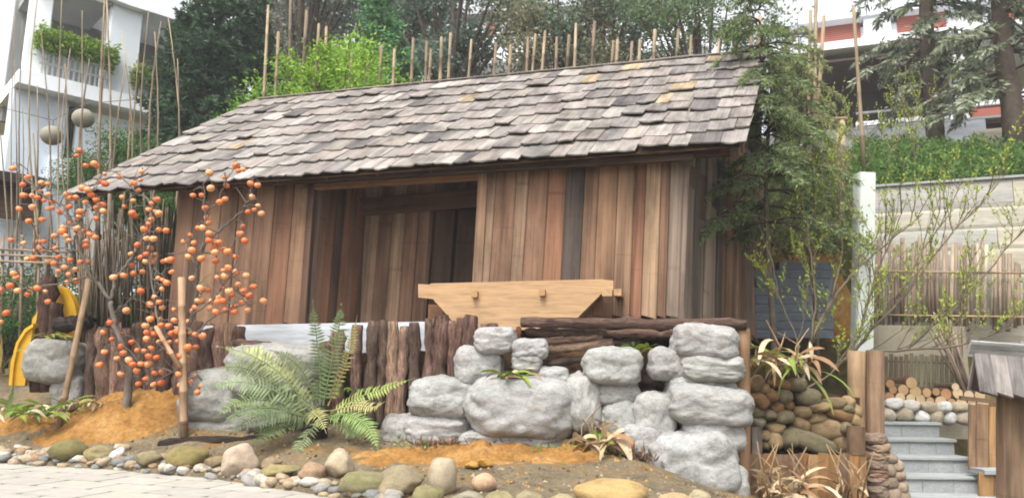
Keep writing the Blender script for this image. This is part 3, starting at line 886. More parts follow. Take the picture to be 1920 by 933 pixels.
# ------------------------------------------------------------------ persimmon trees
def fruit_mesh():
    V, F, mi = [], [], []
    prof = [(0.0, -.80), (.45, -.76), (.8, -.5), (1.0, -.05), (.93, .4), (.6, .72), (.25, .78), (0.0, .74)]
    n = 10
    V.append((0, 0, prof[0][1]))
    for r, z in prof[1:-1]:
        for k in range(n):
            a = 2 * math.pi * k / n; V.append((r * math.cos(a), r * math.sin(a), z))
    V.append((0, 0, prof[-1][1]))
    m = len(prof) - 2
    for k in range(n): F.append((0, 1 + (k + 1) % n, 1 + k)); mi.append(0)
    for j in range(m - 1):
        for k in range(n):
            F.append((1 + j * n + k, 1 + j * n + (k + 1) % n, 1 + (j + 1) * n + (k + 1) % n, 1 + (j + 1) * n + k)); mi.append(0)
    for k in range(n): F.append((len(V) - 1, 1 + (m - 1) * n + k, 1 + (m - 1) * n + (k + 1) % n)); mi.append(0)
    for q in range(4):
        a = q * math.pi / 2
        b0 = len(V)
        for aa, r, z in ((a, .12, .84), (a - .5, .42, .84), (a, .72, .76), (a + .5, .42, .84)):
            V.append((r * math.cos(aa), r * math.sin(aa), z))
        F.append((b0, b0 + 1, b0 + 2, b0 + 3)); mi.append(1)
    return mesh('persimmon_mesh', V, F, True, [M_FRUIT, M_CALYX], mi)
FRU = fruit_mesh()
def z2(l): return [(x / 2.915, 300 + y / 2.915) for x, y in l]
def zt_(l): return [(180 + x / 2.457, 480 + y / 2.457) for x, y in l]
fa = z2([(70,45),(155,90),(148,100),(125,135),(228,125),(260,130),(218,170),(130,193),(175,195),(262,187),(205,205),(285,225),(240,220),(105,267),(178,258),(265,265),(285,262),(328,283),(158,335),(230,325),(385,210),(415,205),(380,255),(365,185),(470,30),(515,20),(532,32),(572,77),(550,118),(575,130),(655,90),(775,65),(768,110),(730,127),(757,165),(480,162),(450,155),(498,190),(525,217),(468,232),(560,245),(525,262),(565,280),(437,283),(525,320),(425,315),(390,345),(667,203),(728,222),(722,290),(735,305),(680,255),(345,370),(340,390),(360,415),(415,407),(420,373),(378,440),(298,415),(470,385),(490,405),(520,422),(470,445),(468,470),(60,437),(128,455),(210,445),(240,445),(190,495),(215,480),(235,497),(303,480),(150,540),(185,537),(265,552),(295,565),(322,530),(385,545),(355,585),(320,607),(410,598),(375,625),(368,670),(415,660),(440,557),(480,557),(75,620),(88,640),(55,687),(95,712),(8,710),(165,705),(205,700),(150,735),(248,718),(262,773),(35,835),(5,885),(620,640),(677,630),(730,620),(780,610),(718,572),(715,512),(752,465),(770,715),(693,825),(600,888),(627,890)])
fa += [(150, 283), (143, 292)]
fa += zt_([(112,415),(125,447),(97,470),(40,440),(33,350),(62,305),(85,310),(115,358),(72,382),(17,500),(115,542),(165,397),(140,250)])
fb = z2([(857,215),(828,238),(812,270),(850,280),(868,293),(828,325),(812,350),(788,378),(868,382),(908,385),(802,428),(838,430),(822,480),(800,515),(842,520),(768,530),(797,553),(832,555),(890,553),(915,547),(935,545),(938,612),(865,645),(890,655),(912,670),(885,705),(845,748),(825,790),(870,775),(885,805),(1290,30),(1302,60),(1328,52),(1145,70),(1230,95),(1238,140),(1152,155),(1055,193),(1102,193),(1200,230),(1230,213),(1122,263),(1370,130),(1408,138),(1378,203),(1355,283),(1390,272),(1410,250),(1428,292),(1327,363),(1313,402),(1338,442),(1133,315),(1138,343),(1085,373),(1108,370),(1145,402),(1038,410),(1005,447),(1060,452),(1050,493),(1030,527),(1143,440),(1195,452),(1165,478),(1175,505),(1225,487),(1245,500),(1290,528),(1100,537),(1180,552),(1248,588),(1222,602),(1290,612),(1345,632),(1228,635),(1188,640),(1048,645),(1300,678),(1215,700),(1252,715),(1265,735),(1330,712),(1385,690),(1362,740),(1440,770),(1355,820),(1325,780),(1280,800),(1280,828),(1200,748),(1190,775),(1218,770),(1155,768),(1100,770),(1080,768),(1145,808),(1180,830),(1230,820),(1135,708),(1095,700),(1055,825),(1065,805)])
fb += zt_([(270,190),(250,222),(292,210),(360,245),(295,290),(300,318),(265,270),(250,290),(228,320),(335,320),(360,295),(378,345),(350,357),(425,305),(235,352),(270,360),(235,382),(290,395),(335,397),(378,393),(255,423),(190,433),(222,437),(243,462),(280,467),(340,440),(152,480),(170,500),(188,527),(207,495),(240,495),(270,537),(308,530),(197,587),(230,567),(265,590),(302,583),(385,495),(382,543),(390,592),(432,580),(460,547),(485,597),(468,627),(492,627),(425,420),(460,418),(430,350),(455,360),(490,368),(390,460),(415,462)])
M_TWIG = mat_plain('grey_twig_bark', None, 0.9, 12.0, 0.7, 1.2, 0.3)
def persimmon(name, label, root_px, Y0, limbs, fruits, yspread):
    r0 = P(*root_px, Y0)
    t = thing(name, r0, label, 'tree')
    V, F = [], []
    nodes_ = []
    for pl, ra, rb, dy in limbs:
        n = len(pl)
        pts = []
        for i, (x, y) in enumerate(pl):
            pts.append(P(x, y, Y0 + dy * i / max(1, n - 1) + 0.0))
        # resample and roughen
        out = []
        for i in range(n - 1):
            for k in range(5):
                out.append(lerp(pts[i], pts[i + 1], k / 5))
        out.append(pts[-1])
        out = [p + Vector((U(-1, 1), U(-1, 1), U(-1, 1))) * .012 for p in out]
        rad = [lerp(ra, rb, i / (len(out) - 1)) for i in range(len(out))]
        tube(V, F, out, rad, 6)
        for p in out[2:]: nodes_.append(p)
    fpos = []
    for x, y in fruits:
        # depth: near the closest limb point on screen, spread
        p0 = min(nodes_, key=lambda q: (q - P(x, y, q.y)).length + U(0, .03))
        Y = p0.y + U(-yspread, yspread)
        fpos.append((P(x, y, Y), p0))
    fpos.sort(key=lambda a: (a[0] - a[1]).length)
    for fp, p0 in fpos:
        r = U(0.033, 0.051)
        topp = fp + Vector((0, 0, r * .8))
        p1 = min(nodes_, key=lambda q: (q - topp).length)
        mid = lerp(p1, topp, .5) + Vector((U(-.04, .04), U(-.04, .04), U(.0, .06)))
        pre = topp + Vector((0, 0, .035))
        pts = [p1, lerp(p1, mid, .55), mid, lerp(mid, pre, .6), pre, topp]
        tube(V, F, pts, [.008, .007, .006, .005, .004, .004], 4, False)
        nodes_ += pts[1:4]
        M = Matrix.Translation(fp) @ Matrix.Rotation(U(-.5, .5), 4, 'X') @ Matrix.Rotation(U(-.5, .5), 4, 'Y') @ Matrix.Rotation(U(0, 6), 4, 'Z') @ SC(r, r, r * U(.9, 1.02))
        obj('persimmon', FRU, None, t, M, jit(random.choice([srgb(230, 136, 80, .9), srgb(226, 124, 66, .9), srgb(234, 152, 100, .9), srgb(216, 108, 54, .9), srgb(236, 166, 112, .9)]), .08))
    # bare twigs
    for k in range(70):
        p1 = random.choice(nodes_); d = Vector((U(-1, 1), U(-.6, .6), U(.1, 1))).normalized() * U(.12, .4)
        tube(V, F, [p1, p1 + d * .5 + Vector((0, 0, U(-.03, .03))), p1 + d], [.006, .004, .002], 4, False)
    obj('trunk_and_branches', mesh('branches', V, F, True), M_TWIG, t, None, srgb(120, 110, 100))
    return t
gA = Gd(237, 790)
persimmon('persimmon_tree', 'leafless persimmon tree full of orange fruit rooted in the orange mound', (237, 785), 9.7, [
    ([(237, 785), (240, 735), (243, 700), (232, 655), (215, 610), (207, 564)], .055, .03, 0),
    ([(207, 564), (219, 519), (247, 485), (261, 461), (274, 437), (285, 395), (278, 372), (254, 360), (223, 327), (200, 318)], .026, .007, .3),
    ([(207, 564), (180, 525), (168, 515), (150, 470), (140, 425), (120, 385), (80, 365), (50, 340), (28, 318)], .024, .006, -.4),
    ([(172, 517), (120, 530), (60, 540), (5, 545)], .013, .005, -.2),
    ([(150, 470), (110, 465), (70, 470), (30, 455)], .012, .005, .3),
    ([(140, 425), (160, 400), (165, 370), (185, 345), (192, 320)], .013, .005, .2),
    ([(140, 425), (100, 380), (65, 355), (48, 330)], .012, .005, .5),
    ([(243, 700), (225, 660), (215, 630), (205, 605)], .016, .006, -.3)], fa, .22)
persimmon('persimmon_tree', 'leafless persimmon tree laden with fruit tied to the upright bamboo stake', (338, 838), 9.15, [
    ([(338, 838), (340, 760), (338, 690), (343, 650), (362, 590), (369, 545), (370, 500)], .03, .022, .1),
    ([(370, 500), (385, 458), (420, 425), (450, 400), (465, 375), (472, 350)], .02, .006, .2),
    ([(370, 500), (380, 460), (386, 420), (383, 380), (382, 345), (393, 330)], .016, .005, -.1),
    ([(386, 400), (405, 380), (418, 355), (425, 335), (440, 315)], .01, .004, -.2),
    ([(370, 500), (352, 470), (345, 450)], .01, .005, .2),
    ([(343, 650), (390, 600), (435, 575), (490, 565)], .014, .005, .25),
    ([(362, 590), (400, 560), (430, 520), (440, 495)], .012, .005, -.2),
    ([(338, 690), (310, 640), (295, 600), (290, 560), (282, 500), (280, 450), (285, 400), (290, 370)], .02, .005, .3),
    ([(338, 700), (300, 690), (265, 680), (250, 690)], .013, .005, -.2),
    ([(320, 660), (290, 640), (270, 620)], .012, .005, .0),
    ([(338, 710), (355, 720), (375, 732)], .01, .005, -.1),
    ([(338, 690), (300, 710), (275, 720)], .01, .005, .1),
    ([(345, 640), (350, 615), (370, 625), (378, 628)], .01, .004, -.1)], fb, .2)
# bamboo stakes
M_POLE = M_BAMB
def pole(parent, p0, p1, r0, r1, col, name='bamboo_stake', n=6, sides=8, bend=0.0):
    pts, rad = [], []
    side = Vector((U(-1, 1), U(-1, 1), 0)) * bend
    for i in range(n):
        t = i / (n - 1)
        base = lerp(p0, p1, t) + side * math.sin(t * math.pi)
        pts += [base] if i in (0, n - 1) else [lerp(base, p0, .012), base, lerp(base, p1, .012)]
        r = lerp(r0, r1, t)
        rad += [r] if i in (0, n - 1) else [r, r * 1.13, r]
    return tube_obj(name, parent, pts, rad, M_POLE, col, sides)
tag(pole(None, P(346, 846, 9.05), P(340, 520, 9.1), .048, .04, srgb(196, 162, 128), n=7), 'thick upright tan bamboo stake holding a persimmon tree', 'stake')
tag(pole(None, P(105, 826, 9.75), P(168, 518, 9.9), .038, .036, srgb(176, 148, 116), n=5), 'slanting bamboo stake leaning over the orange mound', 'stake')
tag(pole(None, P(338, 690, 9.0), P(292, 612, 9.1), .03, .024, srgb(190, 150, 116), n=4), 'short slanting stick lashed to the upright bamboo stake', 'stake')

# ------------------------------------------------------------------ fern
M_FERN = M_BLADE
fern = thing('fern', Gd(600, 815), 'large green fern spreading in front of the bark palisade', 'fern')
def frond(pl, Y0, dY, width, col, name='frond'):
    pts = [P(x, y, Y0 + dY * i / (len(pl) - 1)) for i, (x, y) in enumerate(pl)]
    fine = []
    n = 26
    for i in range(n + 1):
        t = i / n * (len(pts) - 1); k = min(int(t), len(pts) - 2); f = t - k
        p_1 = pts[max(k - 1, 0)]; p0 = pts[k]; p1 = pts[k + 1]; p2 = pts[min(k + 2, len(pts) - 1)]
        fine.append(.5 * ((2 * p0) + (p1 - p_1) * f + (2 * p_1 - 5 * p0 + 4 * p1 - p2) * f * f + (3 * p0 - p_1 - 3 * p1 + p2) * f ** 3))
    V, F = [], []
    tube(V, F, fine, [lerp(.011, .003, i / n) for i in range(n + 1)], 4, False)
    Lf = sum((fine[i + 1] - fine[i]).length for i in range(n))
    m = int(Lf / 0.034)
    up = Vector((U(-.3, .3), -0.75, 0.65)).normalized()
    for i in range(3, m):
        t = i / m; k = min(int(t * n), n - 1)
        p = lerp(fine[k], fine[k + 1], t * n - k); d = (fine[k + 1] - fine[k]).normalized()
        sd_ = d.cross(up).normalized()
        nn = sd_.cross(d)
        wl = width * (math.sin(min(1, t * 1.0 + .12) * math.pi) ** .6) * U(.85, 1.1) if t < .97 else width * .1
        for sg in (-1, 1):
            if random.random() < .07: continue
            wl *= U(.8, 1.12)
            dr = (sd_ * sg + d * .38 + nn * U(-.12, .2) - Vector((0, 0, .18))).normalized()
            wv = d * 0.0125
            b0 = len(V)
            q = p + dr * wl * .5 + nn * wl * .07; e = p + dr * wl - nn * wl * .05
            V += [p - wv * .7, q - wv, e, q + wv, p + wv * .7]
            F.append((b0, b0 + 1, b0 + 3, b0 + 4)); F.append((b0 + 1, b0 + 2, b0 + 3))
    me = mesh(name, V, F)
    at = me.attributes.new('v', 'FLOAT', 'FACE'); at.data.foreach_set('value', [U(.2, .8) for _ in F])
    obj(name, me, M_FERN, fern, None, col)
FG = srgb(104, 118, 76); FP = srgb(132, 144, 106); FY = srgb(168, 166, 110)
for pl, dY, wd, col in [
    ([(606, 760), (622, 680), (636, 610), (640, 568)], -.1, .15, FG), ([(600, 760), (600, 690), (592, 620), (586, 560)], .1, .13, FG), ([(615, 760), (645, 690), (660, 640), (670, 590)], .15, .1, srgb(140, 136, 80)),
    ([(585, 775), (530, 705), (470, 665), (405, 648)], -.35, .2, FP), ([(585, 775), (525, 690), (480, 660), (455, 655)], .15, .13, FY), ([(580, 778), (520, 735), (450, 715), (385, 728)], -.5, .22, FP),
    ([(580, 780), (515, 752), (450, 752), (400, 785)], -.65, .2, srgb(128, 146, 92)), ([(580, 785), (530, 772), (470, 785), (425, 815)], -.8, .2, FP), ([(582, 780), (520, 725), (460, 690), (400, 690)], -.2, .18, FG),
    ([(620, 775), (670, 745), (720, 728), (778, 708)], -.15, .13, srgb(140, 148, 84)), ([(615, 780), (655, 778), (690, 800), (712, 850)], -.6, .18, srgb(126, 152, 88)), ([(600, 785), (575, 815), (555, 845), (540, 872)], -.6, .13, FP),
    ([(605, 775), (585, 770), (600, 785), (612, 812)], -.75, .16, FY), ([(620, 770), (665, 760), (700, 762), (722, 752)], -.45, .11, FY), ([(590, 770), (545, 710), (510, 690), (480, 690)], .05, .12, FY),
    ([(582, 785), (515, 765), (455, 770), (412, 798)], -.9, .22, srgb(120, 134, 92)), ([(600, 765), (570, 700), (540, 670), (505, 655)], .1, .14, FG), ([(575, 790), (530, 800), (490, 820), (455, 835)], -.9, .16, FG),
    ([(612, 780), (650, 800), (670, 812), (690, 820)], -.3, .12, FG), ([(590, 782), (540, 790), (500, 800), (470, 812)], -.6, .14, srgb(104, 120, 70)), ([(600, 770), (560, 740), (545, 725), (520, 728)], -.6, .12, FP)]:
    frond(pl, 8.75, dY, wd, jit(col, .2))
rough_log(fern, Wp(600, 830, .95), P(602, 770, 8.75), .09, srgb(70, 56, 44), 'stem', 5)

# ------------------------------------------------------------------ blade plants, weeds
def blade_obj(parent, p0, d, L, wd, droop, col, fold=None, name='leaf'):
    n = 6
    d = d.normalized(); V, F = [], []
    sd_ = d.cross(Vector((U(-.4, .4), U(-.4, .4), 1))).normalized()
    p = p0.copy(); dd = d.copy()
    for i in range(n + 1):
        t = i / n
        ww = wd * (math.sin((t * .9 + .1) * math.pi) ** .7) * .5 + .002
        tw = sd_ * math.cos(t * 1.2) + dd.cross(sd_) * math.sin(t * 1.2) * .7
        V += [p - tw * ww, p + Vector((0, 0, -ww * .35)), p + tw * ww]
        dd = (dd + Vector((U(-.12, .12), U(-.12, .12), -droop / n))).normalized()
        p = p + dd * L / n
    for i in range(n):
        for k in range(2): F.append((i * 3 + k, i * 3 + k + 1, i * 3 + k + 4, i * 3 + k + 3))
    me = mesh(name, V, F, True)
    at = me.attributes.new('v', 'FLOAT', 'FACE'); at.data.foreach_set('value', [U(.3, .7) for _ in F])
    return obj(name, me, M_BLADE, parent, None, col)
DRY = [srgb(188, 166, 132), srgb(168, 140, 104), srgb(150, 116, 84), srgb(200, 182, 150)]
GRN = [srgb(110, 140, 50), srgb(134, 150, 56), srgb(90, 120, 50)]
def blade_plant(name, label, base, n, L, wd, cols, droop, up=1.0, spread=.12, stems=0, cat='plant'):
    t = thing(name, base, label, cat)
    for k in range(n):
        a = U(0, 6.28)
        d = Vector((math.cos(a), math.sin(a) * .7 - .15, up * U(.5, 1.4)))
        b0 = base + Vector((U(-1, 1) * spread, U(-1, 1) * spread, U(0, L * .25)))
        blade_obj(t, b0, d, L * U(.6, 1.15), wd * U(.7, 1.2), droop * U(.5, 1.4), jit(random.choice(cols), .1))
    for k in range(stems):
        b0 = base + Vector((U(-1, 1) * spread, U(-1, 1) * spread, -.03))
        tube_obj('stem', t, [b0, b0 + Vector((U(-.08, .08), U(-.08, .08), L * .6)), b0 + Vector((U(-.2, .2), U(-.15, .15), L * U(.8, 1.3)))], [.012, .01, .006], M_BAMB, jit(DRY[1], .1), 5)
    return t
blade_plant('dry_plant', 'half withered broad-leaved plant on the soil before the boulders', Wp(1120, 835, 1.2), 34, .36, .09, DRY + [GRN[0]], 2.2, 1.0, .17, 6)
blade_plant('dry_plant', 'withered tuft growing between the boulders beside the log ends', Wp(965, 712, 1.1), 30, .26, .05, DRY + GRN, 1.6, .8, .13)
blade_plant('green_sprig', 'bright green sprig hanging over the stacked logs', Wp(1200, 655, .78), 14, .15, .045, GRN, 1.2, .6, .14)
blade_plant('dry_plant', 'dead stalk clump leaning over the plank planter', P(1462, 935, 8.1), 44, .5, .06, DRY, 1.8, 1.4, .28, 14)
blade_plant('dry_plant', 'dead stalks at the end of the plank planter', P(1590, 930, 8.2), 14, .45, .04, DRY, 1.8, 1.5, .2, 8)
blade_plant('dry_plant', 'withered leaves drooping over the top of the cobble wall', P(1450, 690, 8.7), 52, .45, .07, DRY + [GRN[1]], 2.0, 1.0, .32, 6)
blade_plant('green_plant', 'long green leaves arching down the cobble wall', P(1490, 700, 8.6), 9, .7, .06, [srgb(128, 148, 70), srgb(150, 160, 90)], 2.2, .8, .2)
blade_plant('green_plant', 'leafy green plant at the foot of the leaning cane', P(60, 780, 9.7), 60, .36, .055, GRN + [DRY[3], srgb(96, 116, 60)], 1.6, 1.0, .4)
blade_plant('green_plant', 'tangled pale leaves below the whitish boulder', P(150, 762, 9.75), 34, .28, .045, GRN + DRY, 1.8, .8, .3)
blade_plant('reed_plant', 'tall yellow-green reeds in front of the yellow panels', P(-4, 715, 10.0), 8, .8, .04, [srgb(150, 150, 70), srgb(176, 160, 100), srgb(110, 130, 60)], 1.0, 2.2, .2)
blade_plant('green_sprig', 'ferny moss fringe on top of the whitish boulder', P(105, 632, 10.2), 18, .16, .03, [srgb(130, 136, 60)], 1.2, .5, .2)
blade_plant('green_plant', 'green leafy weeds at the base of the fern', P(650, 735, 8.9), 14, .16, .04, GRN + [srgb(70, 110, 70)], 1.2, .8, .2)
def weeds(base, spread, n, h, col, name, lab):
    bp = np.array([[base.x + U(-spread, spread), base.y + U(-.18, .18), 0] for _ in range(n)])
    for r in bp: r[2] = gz(r[0], r[1]) + U(0, h * .7)
    dr = rng.normal(size=(n, 3)) * .6 + [0, -.1, .8]
    me = leafmesh(name, bp, dr, rng.uniform(.3, 1, n) * h, .018, None, M_LEAF)
    tag(obj(name, me, None, None, None, col), lab, 'weeds', kind='stuff')
weeds(Wp(1090, 850, 1.2), .5, 170, .09, srgb(120, 150, 80), 'weed_patch', 'low green weeds on the orange strip under the dry plant')
weeds(Wp(830, 850, 1.1), .5, 90, .08, srgb(120, 140, 70), 'weed_patch', 'sparse weeds near the upright egg-shaped stone')
weeds(Wp(1000, 815, 1.0), 1.3, 420, .14, srgb(132, 96, 74), 'dry_grass', 'dry reddish grass along the foot of the boulders')
weeds(Wp(1240, 850, 1.2), .35, 260, .14, srgb(128, 104, 84), 'dry_grass', 'dry grey grass on the sloping cement slab')

def litter(name, n, r0, r1, cols, xr, label):
    V, F, mi = [], [], []
    tet = [Vector((1, 0, -.5)), Vector((-.6, .8, -.5)), Vector((-.5, -.8, -.5)), Vector((0, .1, .8))]
    for k in range(n):
        x = U(*xr); y = ky(x) + random.random() ** 1.3 * 2.6
        if (Vector((x, y, 0)) - Vector((A.x, A.y, 0))).dot(nF) < .6: continue
        r_ = lerp(r0, r1, random.random() ** 2.5); a = Matrix.Rotation(U(0, 6.3), 3, 'Z') @ Matrix.Rotation(U(-.5, .5), 3, 'X')
        c = Vector((x, y, gz(x, y) + r_ * .3)); b0 = len(V); st_ = U(.7, 2.2) if random.random() < .2 else 1
        V += [c + a @ Vector((q.x * r_ * st_, q.y * r_, q.z * r_ * .8)) for q in tet]
        F += [(b0, b0 + 2, b0 + 1), (b0, b0 + 1, b0 + 3), (b0 + 1, b0 + 2, b0 + 3), (b0 + 2, b0, b0 + 3)]; mi += [random.randrange(len(cols))] * 4
    mats = []
    for i_, c_ in enumerate(cols):
        m_, t_, b_ = nodes('litter_%d' % i_, .95); b_.inputs['Base Color'].default_value = (*c_, 1); mats.append(m_)
    tag(obj(name, mesh(name, V, F, False, mats, mi)), label, 'gravel', kind='stuff')
litter('bed_gravel', 3200, .006, .03, [srgb(150, 138, 118), srgb(120, 106, 88), srgb(176, 160, 132), srgb(96, 80, 62), srgb(186, 140, 84)], (-6.4, 2.2), 'crumbs of soil, grit and twigs scattered over the bed')
# ------------------------------------------------------------------ right-hand garden: post, cobbles, planks, steps
def px_plank(name, parent, x0, x1, y0, y1, Y, th, mat, col, lx=0.0):
    p0 = P((x0 + x1) / 2, y1, Y); p1 = P((x0 + x1) / 2 + lx, y0, Y)
    return plank(name, parent, p0, p1, (x1 - x0) / FPX * Y * .985, th, Vector((0, -1, 0)), mat, col, random.choice(RAG))
def px_log(name, parent, x, wd, y0, y1, Y, col, lab=None, cat=None):
    p0, p1 = P(x, y1, Y), P(x, y0, Y); r = wd / 2 / FPX * Y
    o = tube_obj(name, parent, [lerp(p0, p1, i / 6) for i in range(7)], [r * U(.97, 1.03) for _ in range(7)], M_WOOD, col, 12)
    return tag(o, lab, cat) if lab else o
px_log('timber_post', None, 1391, 30, 616, 960, 8.2, srgb(160, 126, 94), 'round brown timber post at the corner of the boulder wall', 'post')
px_log('timber_post', None, 1606, 31, 658, 960, 9.15, srgb(176, 146, 112), 'light brown round post beside a squarer one left of the steps', 'post')
tag(px_plank('timber_post', None, 1626, 1655, 657, 815, 9.1, .14, M_WOOD, srgb(158, 130, 104)), 'squared grey-brown timber post standing on stacked flat stones', 'post')
cw = thing('cobble_wall', P(1500, 850, 8.9), 'wall of brown river cobbles above the plank planter', 'wall')
cob = [(115,290,40,35,-30),(250,300,60,30,10),(130,390,54,42,35),(190,360,38,38,0),(263,362,42,44,-20),(112,440,42,45,0),(225,430,42,34,10),(180,468,36,30,0),(265,480,50,34,-15),(370,455,46,32,0),(290,420,28,28,0),(400,370,66,48,0),(440,488,56,36,-10),(360,525,52,36,30),(465,425,66,26,-5),(550,405,62,32,0),(585,470,82,32,15),(615,435,38,22,0),(622,400,32,32,30),(515,550,105,58,5),(120,510,42,30,0),(215,540,56,34,0),(210,615,46,46,0),(160,585,28,30,0),(155,635,22,26,0),(420,620,132,48,22),(575,625,56,52,-30),(600,540,34,42,0),(145,325,38,28,0),(650,500,34,40,0),(340,300,50,35,0),(100,300,35,40,0),(300,600,60,50,0),(660,450,30,40,0)]
for x, y, rx, ry, an in cob:
    Y = 8.85 + U(-.03, .05)
    c = P(1380 + x / 2.98, 620 + y / 2.98, Y)
    col = jit(random.choice([srgb(160, 136, 100), srgb(150, 128, 96), srgb(172, 148, 112), srgb(142, 132, 104), srgb(152, 118, 82)]), .1)
    rock('cobble', c, rx / 2.98 / FPX * Y * 1.1, .13, ry / 2.98 / FPX * Y * 1.1, math.radians(an), M_STONE, col, COB, cw)
V = [P(1400, 715, 9.05), P(1612, 745, 9.05), P(1612, 930, 9.05), P(1400, 930, 9.05)]
V += [v + Vector((0, .5, 0)) for v in V]
obj('backfill', mesh('backfill', V, [(0, 1, 2, 3), (4, 7, 6, 5), (0, 4, 5, 1), (1, 5, 6, 2), (0, 3, 7, 4)]), M_DSOIL, cw)
pp = thing('plank_planter', P(1500, 950, 8.6), 'low front of upright brown planks below the cobble wall', 'planter')
xs3 = [1404, 1432, 1455, 1478, 1498, 1515, 1534, 1553, 1574, 1592, 1624]
for i in range(len(xs3) - 1):
    px_plank('plank', pp, xs3[i], xs3[i + 1], 850 + U(-3, 3), 975, 8.6 + U(-.01, .01), .035, M_WOOD, jit(random.choice([srgb(170, 128, 84), srgb(156, 112, 74), srgb(180, 140, 98), srgb(134, 108, 88)]), .08))
px_plank('block', pp, 1590, 1620, 798, 852, 8.62, .1, M_WOOD, srgb(140, 112, 88))
px_plank('block', pp, 1408, 1428, 800, 852, 8.62, .06, M_WOOD, srgb(130, 118, 108))
fs = thing('flat_stone_stack', P(1640, 930, 8.95), 'stack of flat reddish stones carrying the squared timber post', 'stone stack')
y = 812
for k in range(7):
    h = U(15, 26); c = P(1640 + U(-3, 3), y + h / 2, 8.95)
    rock('flat_stone', c, 19 / FPX * 8.95 * 1.05, .16, h / 2 / FPX * 8.95 * 1.2, 0, M_STONE, jit(random.choice([srgb(150, 128, 112), srgb(140, 106, 84), srgb(166, 140, 116)]), .1), BOUL, fs); y += h * .86
ch = thing('cobble_heap', P(1675, 930, 8.9), 'small heap of grey-brown cobbles beside the lowest steps', 'stone heap')
for x, y, r in ((1668, 858, 11), (1680, 872, 12), (1665, 880, 13), (1684, 890, 12), (1668, 905, 14), (1688, 912, 12), (1672, 925, 14), (1692, 930, 12), (1660, 940, 15), (1680, 945, 15)):
    rock('cobble', P(x, y, 8.9), r / FPX * 8.9 * 1.15, .1, r / FPX * 8.9, 0, M_STONE, jit(srgb(164, 146, 126), .14), COB, ch)
# steps
st = thing('stone_steps', P(1745, 930, 9.3), 'grey stone-faced steps climbing between timber posts and plank fence', 'steps')
STC = srgb(168, 171, 171)
xl, xr_ = P(1655, 850, 9.9).x - .1, P(1832, 850, 9.9).x
sx0 = P(1648, 850, 9.6).x; sx1 = P(1842, 850, 9.6).x
prev = None
for i in range(6):
    zt2 = 0.80 - .195 * i; Yf = 10.55 - .325 * i
    w0, w1 = sx0 + (.0), sx1 + .02
    bar('tread', st, (w0 - .02, Yf - .03, zt2 - .04), (w1 + .02, Yf + (.36 if i else 1.2), zt2), M_CONC, jit(srgb(174, 177, 176), .04))
    xq = w0
    while xq < w1 - .02:
        x2 = min(xq + U(.3, .5), w1)
        if w1 - x2 < .12: x2 = w1
        bar('riser_slab', st, (xq, Yf, zt2 - .235), (x2 - .005, Yf + .06, zt2 - .041), M_CONC, jit(STC, .08)); xq = x2
bar('core', st, (sx0 + .01, 10.62, -.1), (sx1 - .01, 11.7, .55), M_CONC, STC)
# pebble course and firewood on the landing
pr_ = thing('pebble_course', P(1735, 785, 10.75), 'two courses of white river stones along the top of the steps', 'stone course')
for row, (yy, h) in enumerate(((776, 24), (757, 20))):
    x = 1652 + row * 8
    while x < 1818:
        wd = U(22, 38)
        rock('river_stone', P(x + wd / 2, yy + (x - 1650) * .05 + U(-2, 2), 10.75), wd / 2 / FPX * 10.75 * 1.05, .11, h / 2 / FPX * 10.75 * 1.1, U(-.2, .2), M_STONE, jit(random.choice([srgb(214, 208, 194), srgb(196, 184, 164), srgb(224, 222, 216), srgb(186, 172, 146)]), .06), COB, pr_)
        x += wd
fwp = thing('firewood_pile', P(1735, 750, 10.9), 'pile of cut firewood logs showing round ends above white stones', 'firewood')
M_END = mat_plain('cut_log_end', None, 0.8, 6.0, 0.8, 1.1, 0.1)
m, t, b = nodes('firewood_bark', .95); b.inputs['Base Color'].default_value = (*srgb(96, 76, 60), 1); M_LOGB = m
def firelog(x, y, r, Y=10.8, L=.5):
    c = P(x, y, Y); r = r / FPX * Y
    V, F, mi = [], [], []
    n = 12
    for yy, rr in ((0, r * .86), (.012, r), (L, r)):
        for k in range(n): a = 2 * math.pi * k / n; V.append((math.cos(a) * rr, math.sin(a) * rr, yy))
    F.append(tuple(range(n))); mi.append(0)
    for j in range(2):
        for k in range(n): F.append((j * n + k, (j + 1) * n + k, (j + 1) * n + (k + 1) % n, j * n + (k + 1) % n)); mi.append(1)
    F.append(tuple(range(3 * n - 1, 2 * n - 1, -1))); mi.append(0)
    me = mesh('firewood_log', V, F, False, [M_END, M_LOGB], mi)
    M, _ = frame(c, c + Vector((U(-.1, .1), 1, U(-.05, .05))), Vector((0, 0, 1)))
    obj('firewood_log', me, None, fwp, M, jit(random.choice([srgb(206, 180, 140), srgb(194, 160, 116), srgb(212, 190, 154), srgb(178, 136, 94)]), .1))
for row, (yy, off) in enumerate(((746, 0), (731, 8), (717, 2))):
    x = 1658 + off
    while x < 1835:
        r = U(7.5, 12.5)
        if row < 2 or random.random() < .3: firelog(x + r, yy + (x - 1650) * .05 + U(-3, 2), r)
        x += 2 * r - .5
